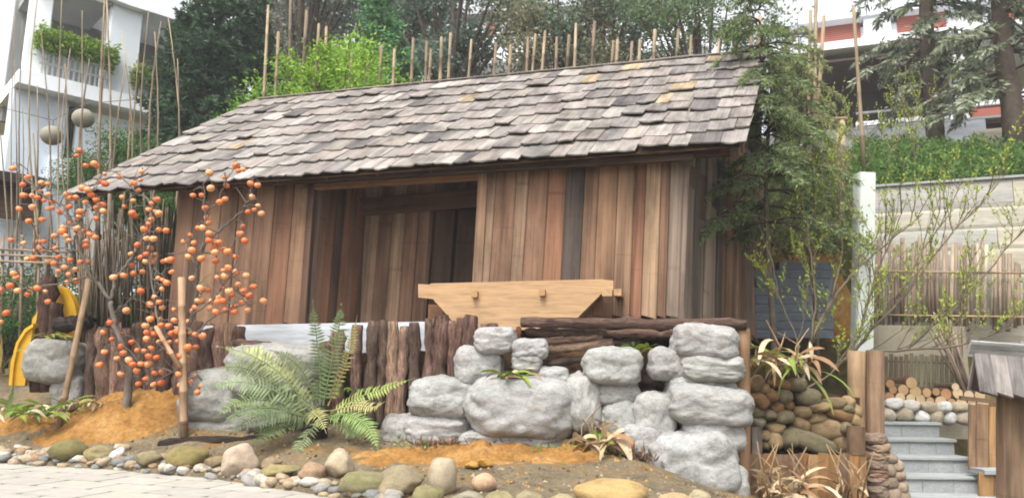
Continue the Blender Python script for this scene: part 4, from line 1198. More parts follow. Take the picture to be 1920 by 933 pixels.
# plank fence at the right
pf = thing('plank_fence', P(1845, 930, 9.4), 'brown plank fence on a stone ledge right of the steps', 'fence')
for x0, x1, y0, y1 in ((1816, 1829, 758, 880), (1830, 1852, 757, 876), (1853, 1866, 762, 877), (1867, 1876, 764, 878), (1878, 1894, 765, 880), (1896, 1910, 768, 880), (1911, 1925, 768, 880)):
    px_plank('plank', pf, x0, x1, y0, y1, 9.6 + U(-.02, .02), .04, M_WOOD, jit(random.choice([srgb(178, 134, 86), srgb(150, 120, 92), srgb(190, 150, 104)]), .08))
for x0, x1 in ((1835, 1862), (1863, 1884), (1885, 1912), (1913, 1935)):
    px_plank('plank', pf, x0, x1, 886, 985, 9.35, .04, M_WOOD, jit(srgb(172, 132, 88), .1))
a0 = P(1832, 882, 9.45); bar('ledge', pf, (a0.x, 9.3, a0.z - .03), (a0.x + .9, 9.7, a0.z + .03), M_CONC, STC)
plank('rail', pf, P(1800, 745, 9.75), P(1935, 760, 9.75), .05, .06, Vector((0, -1, 0)), M_WOOD, srgb(120, 98, 78))
# small roofed post
rp = thing('roofed_signpost', P(1892, 950, 7.3), 'timber post carrying a little plank roof beside the plank fence', 'signpost')
px_plank('post', rp, 1876, 1912, 735, 1010, 7.3, .16, M_WOOD, srgb(156, 128, 102))
c0, c1 = P(1826, 660, 7.25), P(1975, 672, 7.25)
e0, e1_ = P(1838, 738, 6.95), P(1985, 752, 6.95)
nn = (c1 - c0).cross(e0 - c0).normalized()
if nn.y > 0: nn = -nn
sr = link(bpy.data.objects.new('small_roof', None), rp, Matrix.Translation(c0))
for k in range(5):
    a, b2 = k / 5, (k + 1) / 5
    t0_, t1_ = lerp(c0, c1, (a + b2) / 2), lerp(e0, e1_, (a + b2) / 2)
    plank('roof_plank', sr, t1_ + nn * U(0, .012), t0_, (c1 - c0).length / 5 * .985, .025, nn, M_SHIN, jit(random.choice([srgb(150, 140, 135), srgb(136, 128, 124), srgb(160, 152, 144)]), .06), random.choice(RAG))
plank('ridge_cap', sr, P(1818, 650, 7.22), P(1975, 662, 7.22), .03, .13, Vector((0, -.5, 1)), M_SHIN, srgb(190, 188, 184))
bk = Vector((0, .16, -.34))
V = [c0, c1, c1 + bk, c0 + bk]; slab('rear_plane', V, .02, M_SHIN, srgb(150, 140, 136), sr)
V = [c0 + Vector((.03, 0, -.02)), e0 + Vector((.03, 0.02, -.0)), c0 + bk + Vector((.03, 0, 0))]
obj('gable', mesh('gable', V + [v + Vector((.03, 0, 0)) for v in V], [(0, 1, 2), (5, 4, 3), (0, 3, 4, 1)]), M_WOOD, sr, None, srgb(60, 44, 36))

# retaining walls, white post, screens
bwll = thing('block_wall', P(1490, 640, 12.2), 'dark grey block wall beside the hut under the spruce', 'wall')
for r in range(9):
    yy0 = 634 - r * 16
    x = 1418 - (r % 2) * 22
    while x < 1562:
        x2 = min(x + 44, 1564)
        if not (r >= 8 and x < 1460):
            a0 = P(x, yy0, 12.2); a1 = P(x2, yy0 - 15.3, 12.2)
            if x2 - x > 6: bar('block', bwll, (a0.x, 12.2, a0.z), (a1.x - .006, 12.4, a1.z), M_CONC, jit(srgb(124, 132, 140), .06))
        x = x2
gw = thing('concrete_wall', P(1780, 700, 13.0), 'tall stained concrete retaining wall behind the bamboo screen', 'wall')
u0 = P(1625, 700, 13.3); u1 = P(1990, 700, 12.3)
du = (u1 - u0); du.z = 0; Lw = du.length; du.normalize(); nw = Vector((du.y, -du.x, 0))
if nw.y > 0: nw = -nw
zts = [onplane(1640, y, u0, nw).z for y in (352, 400, 437, 475, 520, 580, 640, 700, 790)]
Mw = Matrix((du, -nw, Vector((0, 0, 1)))).transposed().to_4x4(); Mw.translation = Vector((u0.x, u0.y, 0))
for k in range(len(zts) - 1):
    xq = 0.0
    while xq < Lw + 3:
        x2 = xq + (1.6 if k % 2 else 2.2) * U(.9, 1.1)
        bar('panel', gw, (xq, U(0, .005), zts[k + 1] + .005), (x2 - .008, .25, zts[k]), M_CONC, jit(random.choice([srgb(194, 190, 178), srgb(198, 192, 176), srgb(190, 188, 180), srgb(202, 194, 174)]), .03), Mw)
        xq = x2
bar('coping', gw, (-.05, -.04, zts[0]), (Lw + 3, .3, zts[0] + .05), M_CONC, srgb(170, 172, 172), Mw)
tag(px_plank('white_post', None, 1598, 1631, 328, 720, 11.3, .26, M_PAINT, srgb(206, 212, 206, 0.9), 6), 'pale square concrete post between block wall and bamboo screen', 'post')
bs_ = thing('bamboo_screen', P(1745, 600, 12.6), 'screen of upright split bamboo sticks on the concrete wall', 'screen')
x = 1632
while x < 1925:
    wd = U(4, 8); yt = 455 + U(-14, 10) + (30 if x > 1860 else 0)
    Yk = lerp(13.0, 12.1, (x - 1630) / 300)
    p0, p1 = P(x, 612 + U(-12, 10), Yk), P(x + U(-4, 5), yt, Yk)
    tube_obj('stick', bs_, [p0, lerp(p0, p1, .5) + Vector((U(-.02, .02), 0, 0)), p1], [wd / 2 / FPX * 12.7] * 3, M_BAMB, jit(random.choice([srgb(182, 162, 138), srgb(168, 146, 124), srgb(194, 178, 154), srgb(156, 134, 114)]), .1), 6)
    x += wd * U(.95, 1.7)
for yy in (508, 590):
    tube_obj('rail', bs_, [P(1630, yy, 12.93), P(1930, yy + 4, 12.0)], [.018] * 2, M_BAMB, srgb(186, 156, 120), 6)
sf = thing('slat_fence', P(1745, 720, 11.6), 'grey-green upright slat fence behind the firewood pile', 'fence')
x = 1658
while x < 1800:
    px_plank('slat', sf, x, x + 7, 664 + U(-4, 4), 745, 11.6, .02, M_WOOD, jit(srgb(140, 132, 106) if x > 1700 else srgb(112, 98, 80), .1)); x += 9.5
for yy in (676, 715): plank('rail', sf, P(1650, yy, 11.64), P(1805, yy + 6, 11.64), .03, .04, Vector((0, -1, 0)), M_WOOD, srgb(110, 98, 78))
bar('low_wall', sf, (P(1640, 700, 11.9).x, 11.85, .5), (P(1815, 700, 11.9).x, 12.0, P(1700, 610, 11.9).z), M_CONC, srgb(158, 150, 130))
tb = thing('twig_bundle', P(1805, 735, 11.1), 'sheaf of thin grey sticks leaning by the firewood pile', 'sticks')
for k in range(26):
    p0 = P(1812 + U(-14, 14), 738, 11.1 + U(-.1, .1)); p1 = P(1765 + U(-30, 40), 600 + U(-18, 30), 11.3 + U(-.2, .2))
    tube_obj('stick', tb, [p0, lerp(p0, p1, .5) + Vector((U(-.03, .03), 0, 0)), p1], [.016, .013, .009], M_BAMB, jit(random.choice([srgb(150, 130, 112), srgb(120, 100, 84), srgb(176, 160, 140)]), .1), 5)

# ------------------------------------------------------------------ yellow panels, dark stump at the left
yp = thing('yellow_panel', P(100, 600, 10.7), 'round yellow painted panel half hidden behind the dark stump', 'panel')
def disc_sector(name, pts, Y, th, col, par):
    V = [P(x, y, Y) for x, y in pts]; V += [v + Vector((0, th, 0)) for v in V]; n = len(pts)
    F = [tuple(range(n)), tuple(range(2 * n - 1, n - 1, -1))] + [(i, n + i, n + (i + 1) % n, (i + 1) % n) for i in range(n)]
    return obj(name, mesh(name, V, F), M_YEL, par, None, col)
YE = srgb(226, 172, 20)
arc = [(104 + 40 * math.sin(a), 600 - 66 * math.cos(a)) for a in [i * math.pi / 16 for i in range(0, 12)]]
arc2 = [(100 + 28 * math.sin(a), 604 - 62 * math.cos(a)) for a in [i * math.pi / 16 for i in range(0, 12)]]
disc_sector('face', [(60, 598)] + arc2 + [(60, 620)], 10.7, .05, YE, yp)
disc_sector('rim', arc + arc2[::-1], 10.66, .12, jit(YE, .05), yp)
yp = thing('yellow_panel', P(40, 715, 10.3), 'curved yellow painted panel standing on the ground left of the dark stump', 'panel')
disc_sector('face', [(62, 612), (48, 622), (34, 645), (26, 680), (22, 722), (46, 722), (50, 700), (54, 692), (56, 650)], 10.3, .06, YE, yp)
disc_sector('rim', [(62, 606), (46, 616), (30, 642), (20, 680), (16, 722), (22, 722), (26, 680), (34, 645), (48, 622), (62, 612)], 10.26, .12, jit(YE, .05), yp)
sm = thing('dark_stump', P(85, 720, 10.4), 'tall dark forked tree stump between the two yellow panels', 'stump')
rough_log(sm, P(70, 735, 10.45), P(94, 520, 10.5), .115, srgb(92, 70, 60), 'stem')
rough_log(sm, P(88, 735, 10.4), P(108, 570, 10.4), .09, srgb(86, 66, 56), 'stem')
tag(rough_log(None, P(104, 608, 10.3), P(172, 604, 10.25), .1, srgb(62, 54, 50), 'dark_log'), 'dark sawn log resting on the whitish boulder', 'log')

# ------------------------------------------------------------------ canes, reed screen, stakes on the bank
CAN = [srgb(172, 150, 122), srgb(154, 134, 108), srgb(142, 124, 102), srgb(182, 162, 132)]
for x, yb, lx, yt, r in [(5, 700, -8, 330, 9), (48, 660, 14, 250, 8), (30, 560, -4, 110, 4), (75, 620, 2, 60, 5), (52, 640, -10, 40, 4), (150, 600, 4, 20, 4), (90, 520, -6, 330, 6), (120, 560, 2, 120, 6),
                         (160, 420, 8, 110, 7), (185, 420, 12, -20, 8), (200, 420, 0, 0, 7), (215, 400, 30, 180, 6), (232, 300, -4, 60, 5), (250, 330, 10, 100, 5), (285, 300, -6, 20, 6), (300, 270, 2, 40, 7), (315, 265, 0, 30, 5),
                         (270, 320, 20, 60, 5), (205, 420, 30, 120, 6), (25, 420, 4, 10, 3), (110, 480, 6, -10, 4), (78, 500, -6, -20, 5), (330, 250, 3, 110, 5), (60, 470, 10, 160, 5), (140, 470, -8, 90, 4), (12, 520, 30, 200, 4), (20, 430, -25, 180, 4), (175, 440, 25, 30, 4)]:
    Y = U(11.6, 13.2)
    p0, p1 = P(x, max(yb, 500), Y), P(x + lx, yt, Y)
    o = pole(None, p0, p1, r / 2 / FPX * Y * .95, r / 2 / FPX * Y * .35, jit(random.choice(CAN), .12), 'bamboo_cane', n=9, sides=6, bend=.16)
    where = 'before the white balcony building' if x < 150 else ('between paper lantern and roof edge' if x < 240 else 'before the dark conifers')
    tag(o, '%s %s dry bamboo cane standing %s' % ('thick' if r > 6 else ('slim' if r > 4 else 'very thin'), 'leaning' if abs(lx) > 9 else 'upright', where), 'cane', 'dry canes left of the hut')
rs = thing('reed_screen', P(240, 620, 11.3), 'dense screen of dry brown reeds behind the persimmon branches', 'screen')
for k in range(110):
    x = U(150, 335); Y = U(11.2, 12.0)
    p0 = P(x, 650, Y); p1 = P(x + U(-14, 26), U(370, 470), Y)
    tube_obj('reed', rs, [p0, lerp(p0, p1, .5) + Vector((U(-.04, .04), 0, 0)), p1], [.017, .015, .008], M_BAMB, jit(random.choice([srgb(140, 122, 98), srgb(118, 104, 84), srgb(158, 138, 110), srgb(96, 86, 70)]), .12), 5)
bfn = thing('bamboo_rail_fence', P(30, 620, 11.4), 'light bamboo rail fence at the edge of the white building', 'fence')
for yy in (470, 480, 492): tube_obj('rail', bfn, [P(-30, yy - 4, 11.4), P(135, yy + 3, 11.4)], [.02, .018], M_BAMB, jit(CAN[0], .1), 6)
for x in (2, 38, 70, 104): tube_obj('upright', bfn, [P(x - 2, 700, 11.44), P(x + 4, 440, 11.44)], [.024, .02], M_BAMB, jit(CAN[1], .1), 6)
for x, yt in [(598, 45), (612, 50), (503, 10), (522, 60), (545, 0), (575, 20), (660, 100), (690, 110), (715, 85), (740, 92), (775, 72), (800, 78), (808, 92), (828, 70), (845, 62), (884, 74), (930, 82), (958, 84), (990, 70), (1004, 64), (1022, 58), (1044, 70), (1067, 66), (1080, 44), (1115, 40), (1150, 76), (1158, 74), (1185, 78), (1200, 75), (1228, 56), (1272, 55), (1296, 66), (1410, 40), (1425, 30), (1348, 72), (1530, -10), (1520, 20), (1545, 30), (1600, 10)]:
    Y = U(14.2, 15.2) if x < 1350 else U(12.8, 13.6)
    lx = U(4, 14) * (1 if x < 1500 else .4)
    if x >= 1500: lx = {1530: -4, 1520: -8, 1545: -20, 1600: 22}[x] * -1
    p1 = P(x, yt, Y); p0 = P(x - lx * (1 if x < 1500 else 1), 230 if x < 1500 else 340, Y)
    o = pole(None, p0, p1, U(.032, .045), U(.026, .035), jit(random.choice(CAN), .1), 'bank_stake', n=5, sides=6)
    tag(o, ('%s dry bamboo stake planted %s' % ('tall' if yt < 62 else 'short', 'behind the light green bush' if x < 770 else ('behind the middle of the roof ridge' if x < 1120 else 'behind the spruce end of the roof ridge'))) if x < 1500 else {1530: 'tall bamboo pole leaning slightly from the spruce, longest of its group', 1520: 'bamboo pole standing close against the spruce', 1545: 'bamboo pole beside the thick bamboo post', 1600: 'bamboo pole slanting before the dark soffit'}[x], 'stake', 'stakes on the bank' if x < 1500 else 'poles beside the spruce')
pole(None, P(1575, 420, 12.4), P(1577, 222, 12.5), .075, .065, srgb(186, 166, 130), 'bamboo_post', n=4)
tag(C.objects[-1], 'thick bamboo post with a horizontal rail beside the spruce', 'post')
o = pole(None, P(1480, 226, 12.5), P(1590, 222, 12.45), .03, .03, srgb(180, 158, 124), 'bamboo_rail', n=4)
tag(o, 'horizontal bamboo rail lashed to the thick bamboo post', 'rail')

# ------------------------------------------------------------------ buildings
def bframe(p0, ang):
    u = Vector((math.cos(ang), math.sin(ang), 0)); n = Vector((math.sin(ang), -math.cos(ang), 0))
    M = Matrix((u, -n, Vector((0, 0, 1)))).transposed().to_4x4(); M.translation = Vector((p0.x, p0.y, 0))
    def uv(px, py):
        q = onplane(px, py, p0, n); return ((q - p0).dot(u), q.z)
    return M, uv
WH = srgb(232, 235, 238, 1.0)
lb = thing('balcony_building', P(100, 480, 19.5), 'white building with hedge-lined balconies behind the dry canes', 'building')
Mb, uv = bframe(P(30, 150, 19.0), math.radians(43))
def bb(name, x0, y0, x1, y1, w0, w1, mat, col, par=None, xa=None):
    ua, za = uv(x0, y0); ub, zb = uv(x1, y1)
    if xa is not None: za = uv(xa, y0)[1]; zb = uv(xa, y1)[1]
    return bar(name, par or lb, (min(ua, ub), w0, min(za, zb)), (max(ua, ub), w1, max(za, zb)), mat, col, Mb)
bb('floor_slab', 28, 138, 420, 166, -.5, 5, M_PAINT, WH, xa=30)
bb('floor_slab', 190, -8, 460, 42, -.5, 5, M_PAINT, WH, xa=300)
bb('pilaster', 206, 0, 248, 200, -.25, .4, M_PAINT, srgb(212, 218, 222, 0.95), xa=228)
bb('pilaster', 335, 40, 360, 220, -.25, .4, M_PAINT, srgb(212, 218, 222, 0.95), xa=345)
bb('upper_wall', 62, -40, 80, 170, -.1, .2, M_PAINT, WH, xa=70)
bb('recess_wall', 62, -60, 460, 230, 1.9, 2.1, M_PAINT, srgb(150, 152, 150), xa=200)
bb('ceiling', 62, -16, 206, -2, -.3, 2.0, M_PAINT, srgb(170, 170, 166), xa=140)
bb('lower_wall', 22, 166, 94, 520, 0, .3, M_PAINT, srgb(206, 216, 226, 0.95), xa=30)
bb('lower_wall', 150, 180, 420, 520, 0, .3, M_PAINT, srgb(206, 214, 220, 0.95), xa=30)
bb('parapet', 90, 297, 156, 350, -.15, .3, M_PAINT, srgb(214, 224, 230, 0.95), xa=120)
bb('lower_wall', 92, 352, 152, 520, 0, .3, M_PAINT, srgb(200, 210, 220, 0.95), xa=120)
wn = bb('window', 92, 175, 152, 300, .5, .56, M_GLASS, (.1, .1, .1), xa=110)
for x in (97, 122, 146): bb('window_frame', x, 185, x + 3, 300, .44, .5, M_PAINT, srgb(90, 90, 90), wn, xa=110)
bb('lower_roof', -40, 345, 62, 362, -1.4, .0, M_WOOD, srgb(60, 56, 54), xa=20)
bb('lower_shed_wall', -40, 362, 60, 420, -.9, -.7, M_WOOD, srgb(96, 78, 62), xa=20)
for xs_, xe in ((66, 204), (252, 334)):
    ry = 106 if xs_ < 100 else 176
    rl = bb('railing', xs_, ry, xe, ry + 5, -.42, -.36, M_PAINT, srgb(190, 194, 196), xa=(90 if xs_ < 100 else 262))
    rl2 = bb('railing', xs_, ry + 22, xe, ry + 26, -.42, -.36, M_PAINT, srgb(190, 194, 196), xa=(90 if xs_ < 100 else 262))
    n = 14 if xs_ < 100 else 7
    for k in range(n):
        x = lerp(xs_ + 2, xe - 4, k / (n - 1))
        ua = uv(x, 150)[0]; z0 = uv(30, 138)[1]; z1 = uv(90 if xs_ < 100 else 262, ry)[1]
        bar('baluster', rl, (ua, -.41, z0), (ua + .05, -.37, z1), M_PAINT, srgb(196, 200, 202), Mb)
def hedge(name, x0, x1, yc, ref, label, col, n, hgt=.32):
    ua, _ = uv(x0, 100); ub, _ = uv(x1, 100); _, zc = uv(ref, yc)
    b = np.stack([rng.uniform(ua, ub, n), rng.normal(-.45, .14, n), zc + rng.normal(0, hgt * .45, n)], 1)
    Mn = np.array(Mb)
    bw_ = b @ Mn[:3, :3].T + Mn[:3, 3]
    me = leafmesh(name, bw_, rng.normal(size=(n, 3)) + [0, 0, .5], .11, .05, None, M_LEAF)
    me.materials[0] = M_LEAF
    tag(obj(name, me, None, None, None, col), label, 'hedge')
hedge('balcony_hedge', 58, 212, 88, 90, 'bright green hedge along the upper balcony railing nearer the sky', srgb(112, 138, 52), 5200)
hedge('balcony_hedge', 244, 336, 158, 270, 'olive green hedge along the balcony behind the canes', srgb(112, 128, 56), 2600)
# lanterns
def lantern(x, y, r, Y, label):
    c = P(x, y, Y); rr = r / FPX * Y
    t = thing('lantern', c, label, 'lantern', None)
    V, F = [], []
    n, m = 20, 12
    for j in range(m + 1):
        a = -1.35 + 2.7 * j / m
        k = 1 + (.03 if j % 2 else 0)
        for i in range(n): th = 2 * math.pi * i / n; V.append((math.cos(a) * rr * k * math.cos(th), math.cos(a) * rr * k * math.sin(th), math.sin(a) * rr * .95))
    F = [(j * n + i, j * n + (i + 1) % n, (j + 1) * n + (i + 1) % n, (j + 1) * n + i) for j in range(m) for i in range(n)]
    F += [tuple(range(n - 1, -1, -1)), tuple(m * n + i for i in range(n))]
    obj('shade', mesh('shade', V, F, True), M_PAPER, t, Matrix.Translation(c), srgb(160, 154, 138))
    tube_obj('cord', t, [c + Vector((0, 0, rr * .9)), c + Vector((0, 0, rr + .1))], [.008] * 2, M_METAL, (.05, .05, .05), 5)
lantern(97, 254, 20, 13.6, 'round pale paper lantern hanging before the dark window')
lantern(156, 222, 20, 13.9, 'round pale paper lantern above the shrub tops')
q_ = [P(-20, 196, 13.5), P(97, 254, 13.6) + Vector((0, 0, 20 / FPX * 13.6 + .1)), P(156, 222, 13.9) + Vector((0, 0, 20 / FPX * 13.9 + .1)), P(262, 186, 14.3)]
tag(tube_obj('lantern_wire', None, q_, [.007] * 4, M_METAL, (.05, .05, .05), 5), 'thin dark wire carrying the two paper lanterns', 'wire')
lpst = thing('lamp_post', P(148, 480, 15.5), 'dark green metal post beside the eave end', 'post')
tube_obj('shaft', lpst, [P(146, 520, 15.5), P(148, 300, 15.5)], [.09, .075], M_METAL, srgb(30, 60, 56), 10)
tube_obj('cap', lpst, [P(148, 302, 15.5), P(148, 292, 15.5), P(148, 284, 15.5)], [.1, .12, .03], M_METAL, srgb(40, 70, 60), 10)

rb = thing('brick_banded_building', P(1700, 260, 25), 'white building with red brick bands behind the tall firs', 'building')
Mb, uv = bframe(P(1700, 200, 25.0), math.radians(-20))
def rbx(*a, **k): return bb(*a, par=rb, **k)
rbx('floor_slab', 1440, 96, 2000, 116, -1.2, 6, M_PAINT, srgb(226, 230, 234, 0.95), xa=1600)
rbx('upper_band', 1440, 20, 2000, 46, -1.0, 6, M_PAINT, srgb(222, 228, 236, 0.95), xa=1700)
rbx('upper_wall', 1440, 46, 2000, 97, -.6, 6, M_PAINT, srgb(226, 230, 236, 0.95), xa=1700)
rbx('brick_panel', 1525, 48, 1612, 94, -.66, -.58, M_BRICK, (.3, .1, .08), xa=1600)
rbx('brick_panel', 1676, 40, 1770, 90, -.66, -.58, M_BRICK, (.3, .1, .08), xa=1700)
rbx('brick_panel', 1860, 30, 1990, 80, -.66, -.58, M_BRICK, (.3, .1, .08), xa=1850)
rbx('parapet_post', 1612, 20, 1668, 100, -.9, -.5, M_PAINT, srgb(228, 232, 236, 0.95), xa=1640)
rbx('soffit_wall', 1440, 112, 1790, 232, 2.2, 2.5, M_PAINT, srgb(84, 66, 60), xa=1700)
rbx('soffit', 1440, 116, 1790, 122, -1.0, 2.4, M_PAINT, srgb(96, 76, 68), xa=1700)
rbx('column', 1772, 100, 1812, 270, -.9, -.2, M_PAINT, srgb(214, 212, 206, 0.95), xa=1790)
rbx('base_wall', 1440, 250, 1840, 320, -1.1, -.7, M_CONC, srgb(150, 154, 160), xa=1700)
rbx('terrace_floor', 1440, 248, 1990, 254, -1.1, 2.4, M_PAINT, srgb(150, 150, 150), xa=1700)
rl = rbx('handrail', 1600, 220, 1772, 224, -1.05, -.98, M_METAL, srgb(140, 144, 150), xa=1700)
rbx('low_rail', 1600, 238, 1772, 246, -1.05, -.9, M_PAINT, srgb(224, 226, 228, 0.95), xa=1700)
for x in (1610, 1640, 1675, 1708, 1740, 1768): bb('rail_post', x, 222, x + 4, 248, -1.04, -.98, M_METAL, srgb(150, 154, 158), rl, xa=1700)
rbx('ramp_band', 1812, 214, 1990, 244, -.8, .2, M_BRICK, (.3, .1, .08), xa=1840)
rbx('ramp_coping', 1812, 204, 1990, 214, -.85, .3, M_PAINT, srgb(222, 226, 230, 0.95), xa=1840)
rbx('stone_footing', 1812, 262, 2000, 300, -1.2, -.8, M_STONE, srgb(140, 134, 120), xa=1840)
fb_ = thing('far_building', P(960, 120, 34), 'far white block with red brick squares glimpsed through the trees', 'building')
Mb, uv = bframe(P(960, 60, 34.0), math.radians(-12))
bb('wall', 870, 28, 1330, 130, 0, 6, M_PAINT, srgb(226, 228, 232, 0.95), fb_, xa=960)
for x0, x1 in ((912, 928), (966, 984), (1030, 1056), (1120, 1150), (1230, 1262)): bb('brick_panel', x0, 40, x1, 66, -.05, .02, M_BRICK, (.3, .1, .08), fb_, xa=960)
bb('roof_slab', 860, 20, 1340, 29, -.4, 6.4, M_PAINT, srgb(200, 204, 210), fb_, xa=960)
for x0 in (1000, 1085, 1180, 1290): bb('window', x0, 78, x0 + 22, 112, -.03, .03, M_GLASS, (.1, .1, .1), fb_, xa=960)

# ------------------------------------------------------------------ trees
M_TRUNK = mat_plain('tree_trunk_bark', None, 0.95, 6.0, 0.6, 1.3, 0.5)
def conifer_meshes(name, H, R, z0, whorl, nb, droop, dens, L, Wd, rise=0.15, seed=0, power=.85, tr=.02):
    random.seed(seed)
    V, F = [], []
    tp = [Vector((U(-.03, .03) * i, U(-.03, .03) * i, H * i / 8)) for i in range(9)]
    tube(V, F, tp, [lerp(tr * H, tr * .15 * H, i / 8) for i in range(9)], 8)
    base, dirs = [], []
    z = z0
    while z < H * .985:
        t = (z - z0) / (H - z0)
        rl_ = R * (1 - t) ** power + .06 * R
        for k in range(nb):
            a = U(0, 6.283); ln = rl_ * U(.55, 1.12)
            d0 = Vector((math.cos(a), math.sin(a), rise * U(.3, 1.5)))
            pts = [Vector((0, 0, z)) + d0 * ln * s + Vector((0, 0, -droop * ln * s * s)) for s in (0, .25, .5, .75, 1)]
            tube(V, F, pts, [.012 * H * .35 * (1 - s * .85) * (1 - t * .6) for s in (0, .25, .5, .75, 1)], 3, False)
            n = max(4, int(ln * dens))
            sidev = Vector((-math.sin(a), math.cos(a), 0))
            for q in range(n):
                s = U(.12, 1) ** .75
                kk = min(int(s * 4), 3); p = lerp(pts[kk], pts[kk + 1], s * 4 - kk); dd = (pts[kk + 1] - pts[kk]).normalized()
                sg = random.choice((-1, 1)); lt = U(.05, .34) * ln * (1.15 - s) + U(.0, .05)
                tw = (dd * U(.5, 1.1) + sidev * sg * U(.3, 1.2) + Vector((0, 0, U(-.55, .2)))).normalized()
                for j in range(5):
                    base.append(p + tw * lt * (j / 4)); dirs.append(tw + Vector((U(-.9, .9), U(-.9, .9), U(-.8, .5))))
        z += whorl * U(.7, 1.3)
    n = len(base)
    lm = leafmesh(name + '_crown', np.array([tuple(b) for b in base]), np.array([tuple(d) for d in dirs]), rng.uniform(.6, 1.2, n) * L, Wd, .2, M_NEED)
    tm = mesh(name + '_trunk', V, F, True); tm.materials.append(M_TRUNK)
    return tm, lm
def broad_meshes(name, H, R, z0, nclump, nleaf, L, Wd, seed=0, sq=1.0):
    random.seed(seed)
    V, F = [], []
    tube(V, F, [Vector((0, 0, 0)), Vector((U(-.1, .1), U(-.1, .1), z0)), Vector((U(-.2, .2), U(-.2, .2), H * .7))], [.03 * H, .02 * H, .008 * H], 8)
    B_, D_ = [], []
    for c in range(nclump):
        while True:
            q = Vector((U(-1, 1), U(-1, 1), U(-1, 1)))
            if .35 < q.length < 1: break
        cc = Vector((q.x * R, q.y * R, z0 + (H - z0) * (.5 + q.z * .5 * sq)))
        pts = [Vector((0, 0, z0 * U(.6, 1.2))), lerp(Vector((0, 0, z0)), cc, .55) + Vector((0, 0, -.1)), cc]
        tube(V, F, pts, [.012 * H, .007 * H, .002 * H], 4, False)
        rr = R * U(.16, .34)
        n = int(nleaf / nclump)
        b = rng.normal(size=(n, 3)) * rr * .55 * np.array([1, 1, .75]) + np.array(cc)
        B_.append(b); D_.append((b - np.array(cc)) + rng.normal(size=(n, 3)) * rr * .6)
    b = np.concatenate(B_); d = np.concatenate(D_); n = len(b)
    lm = leafmesh(name + '_crown', b, d, rng.uniform(.6, 1.2, n) * L, Wd, .1, M_LEAF)
    tm = mesh(name + '_trunk', V, F, True); tm.materials.append(M_TRUNK)
    return tm, lm
def plant(name, loc, meshes, label, col, sc=1.0, rz=0.0, cat='tree', group=None, szz=1.0, tcol=(.1, .075, .055)):
    t = thing(name, loc, label, cat, group)
    M = Matrix.Translation(loc) @ Matrix.Rotation(rz, 4, 'Z') @ SC(sc, sc, sc * szz)
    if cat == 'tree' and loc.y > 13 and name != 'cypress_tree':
        g_ = sum(col) / 3; col = tuple(lerp(x, g_, .25) * 1.4 for x in col)  # far trees greyed and lightened: haze put into their colour
    obj('trunk' if cat == 'tree' else 'stems', meshes[0], None, t, M, tcol)
    obj('crown' if cat == 'tree' else 'foliage', meshes[1], None, t, M, col)
    return t
SPR = conifer_meshes('spruce', 7.0, 1.35, 2.8, .21, 6, .62, 40, .12, .016, .3, 1, .6, .008)
FIR = conifer_meshes('fir', 11.0, 2.5, 1.7, .5, 6, .42, 13, .24, .06, .12, 2, .5, .026)
FIR2 = conifer_meshes('fir_tall', 12.0, 2.2, 1.0, .38, 7, .35, 16, .25, .075, .15, 3, .7)
CYP = conifer_meshes('cypress', 8.0, 1.6, .3, .22, 8, .05, 24, .2, .06, .75, 4, .7)
BRD = [broad_meshes('broadleaf', 7.0, 2.3, 1.6, 40, 12000, .15, .07, s) for s in (5, 6)]
BSH = [broad_meshes('bush', 2.6, 1.5, .3, 34, 11000, .1, .05, s) for s in (7, 8)]
random.seed(5)
def at_top(px, py, Y, H):   # tree of height H whose tip shows at this pixel
    p = P(px, py, Y); return Vector((p.x, p.y, p.z - H))
DG = srgb(62, 78, 58); GG = srgb(92, 108, 84); OL = srgb(110, 112, 82); BR = srgb(72, 112, 66)
# spruce beside the gable, its tip above the roof corner
plant('spruce_tree', at_top(1418, -70, 10.3, 6.4), SPR, 'green spruce with drooping twigs growing against the gable end of the hut', srgb(100, 114, 76), 6.4 / 7, 0.4)
plant('spruce_tree', at_top(1500, 40, 11.6, 5.8), SPR, 'smaller olive spruce behind the one at the gable end', srgb(124, 130, 88), 4.7 / 7, 2.0, szz=5.8 / 4.7)
# dark conifers at the left behind the roof
plant('cypress_tree', at_top(400, -60, 18.5, 8), CYP, 'dark green conifer beside the balcony building', srgb(62, 82, 60), 1.05, 0.3)
plant('cypress_tree', at_top(485, -20, 20.0, 8), CYP, 'dark conifer right of its darker neighbour, over the left end of the ridge', srgb(66, 86, 64), 1.0, 1.9)
plant('cypress_tree', at_top(345, 40, 19.5, 7), CYP, 'lower dark conifer touching the balcony hedge', srgb(62, 80, 60), .9, 3.0)
plant('conifer_tree', at_top(718, -30, 20.0, 7.5), CYP, 'fresh green conifer rising behind the light green bush', srgb(76, 118, 70), .95, 1.0)
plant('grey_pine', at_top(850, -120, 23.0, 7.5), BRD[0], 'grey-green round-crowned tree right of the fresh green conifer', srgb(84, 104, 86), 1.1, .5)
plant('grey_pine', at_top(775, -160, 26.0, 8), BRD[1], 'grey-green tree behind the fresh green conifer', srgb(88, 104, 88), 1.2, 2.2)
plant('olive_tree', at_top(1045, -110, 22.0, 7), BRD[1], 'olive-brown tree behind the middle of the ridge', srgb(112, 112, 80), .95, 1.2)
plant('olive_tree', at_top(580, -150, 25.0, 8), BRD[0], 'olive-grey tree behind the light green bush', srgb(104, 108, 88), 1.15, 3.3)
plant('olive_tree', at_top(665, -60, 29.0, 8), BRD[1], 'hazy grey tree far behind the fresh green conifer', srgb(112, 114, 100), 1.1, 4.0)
plant('dark_tree', at_top(1120, -90, 22.5, 7), BRD[0], 'dark green tree over the right half of the ridge', srgb(74, 96, 70), .95, 5.0)
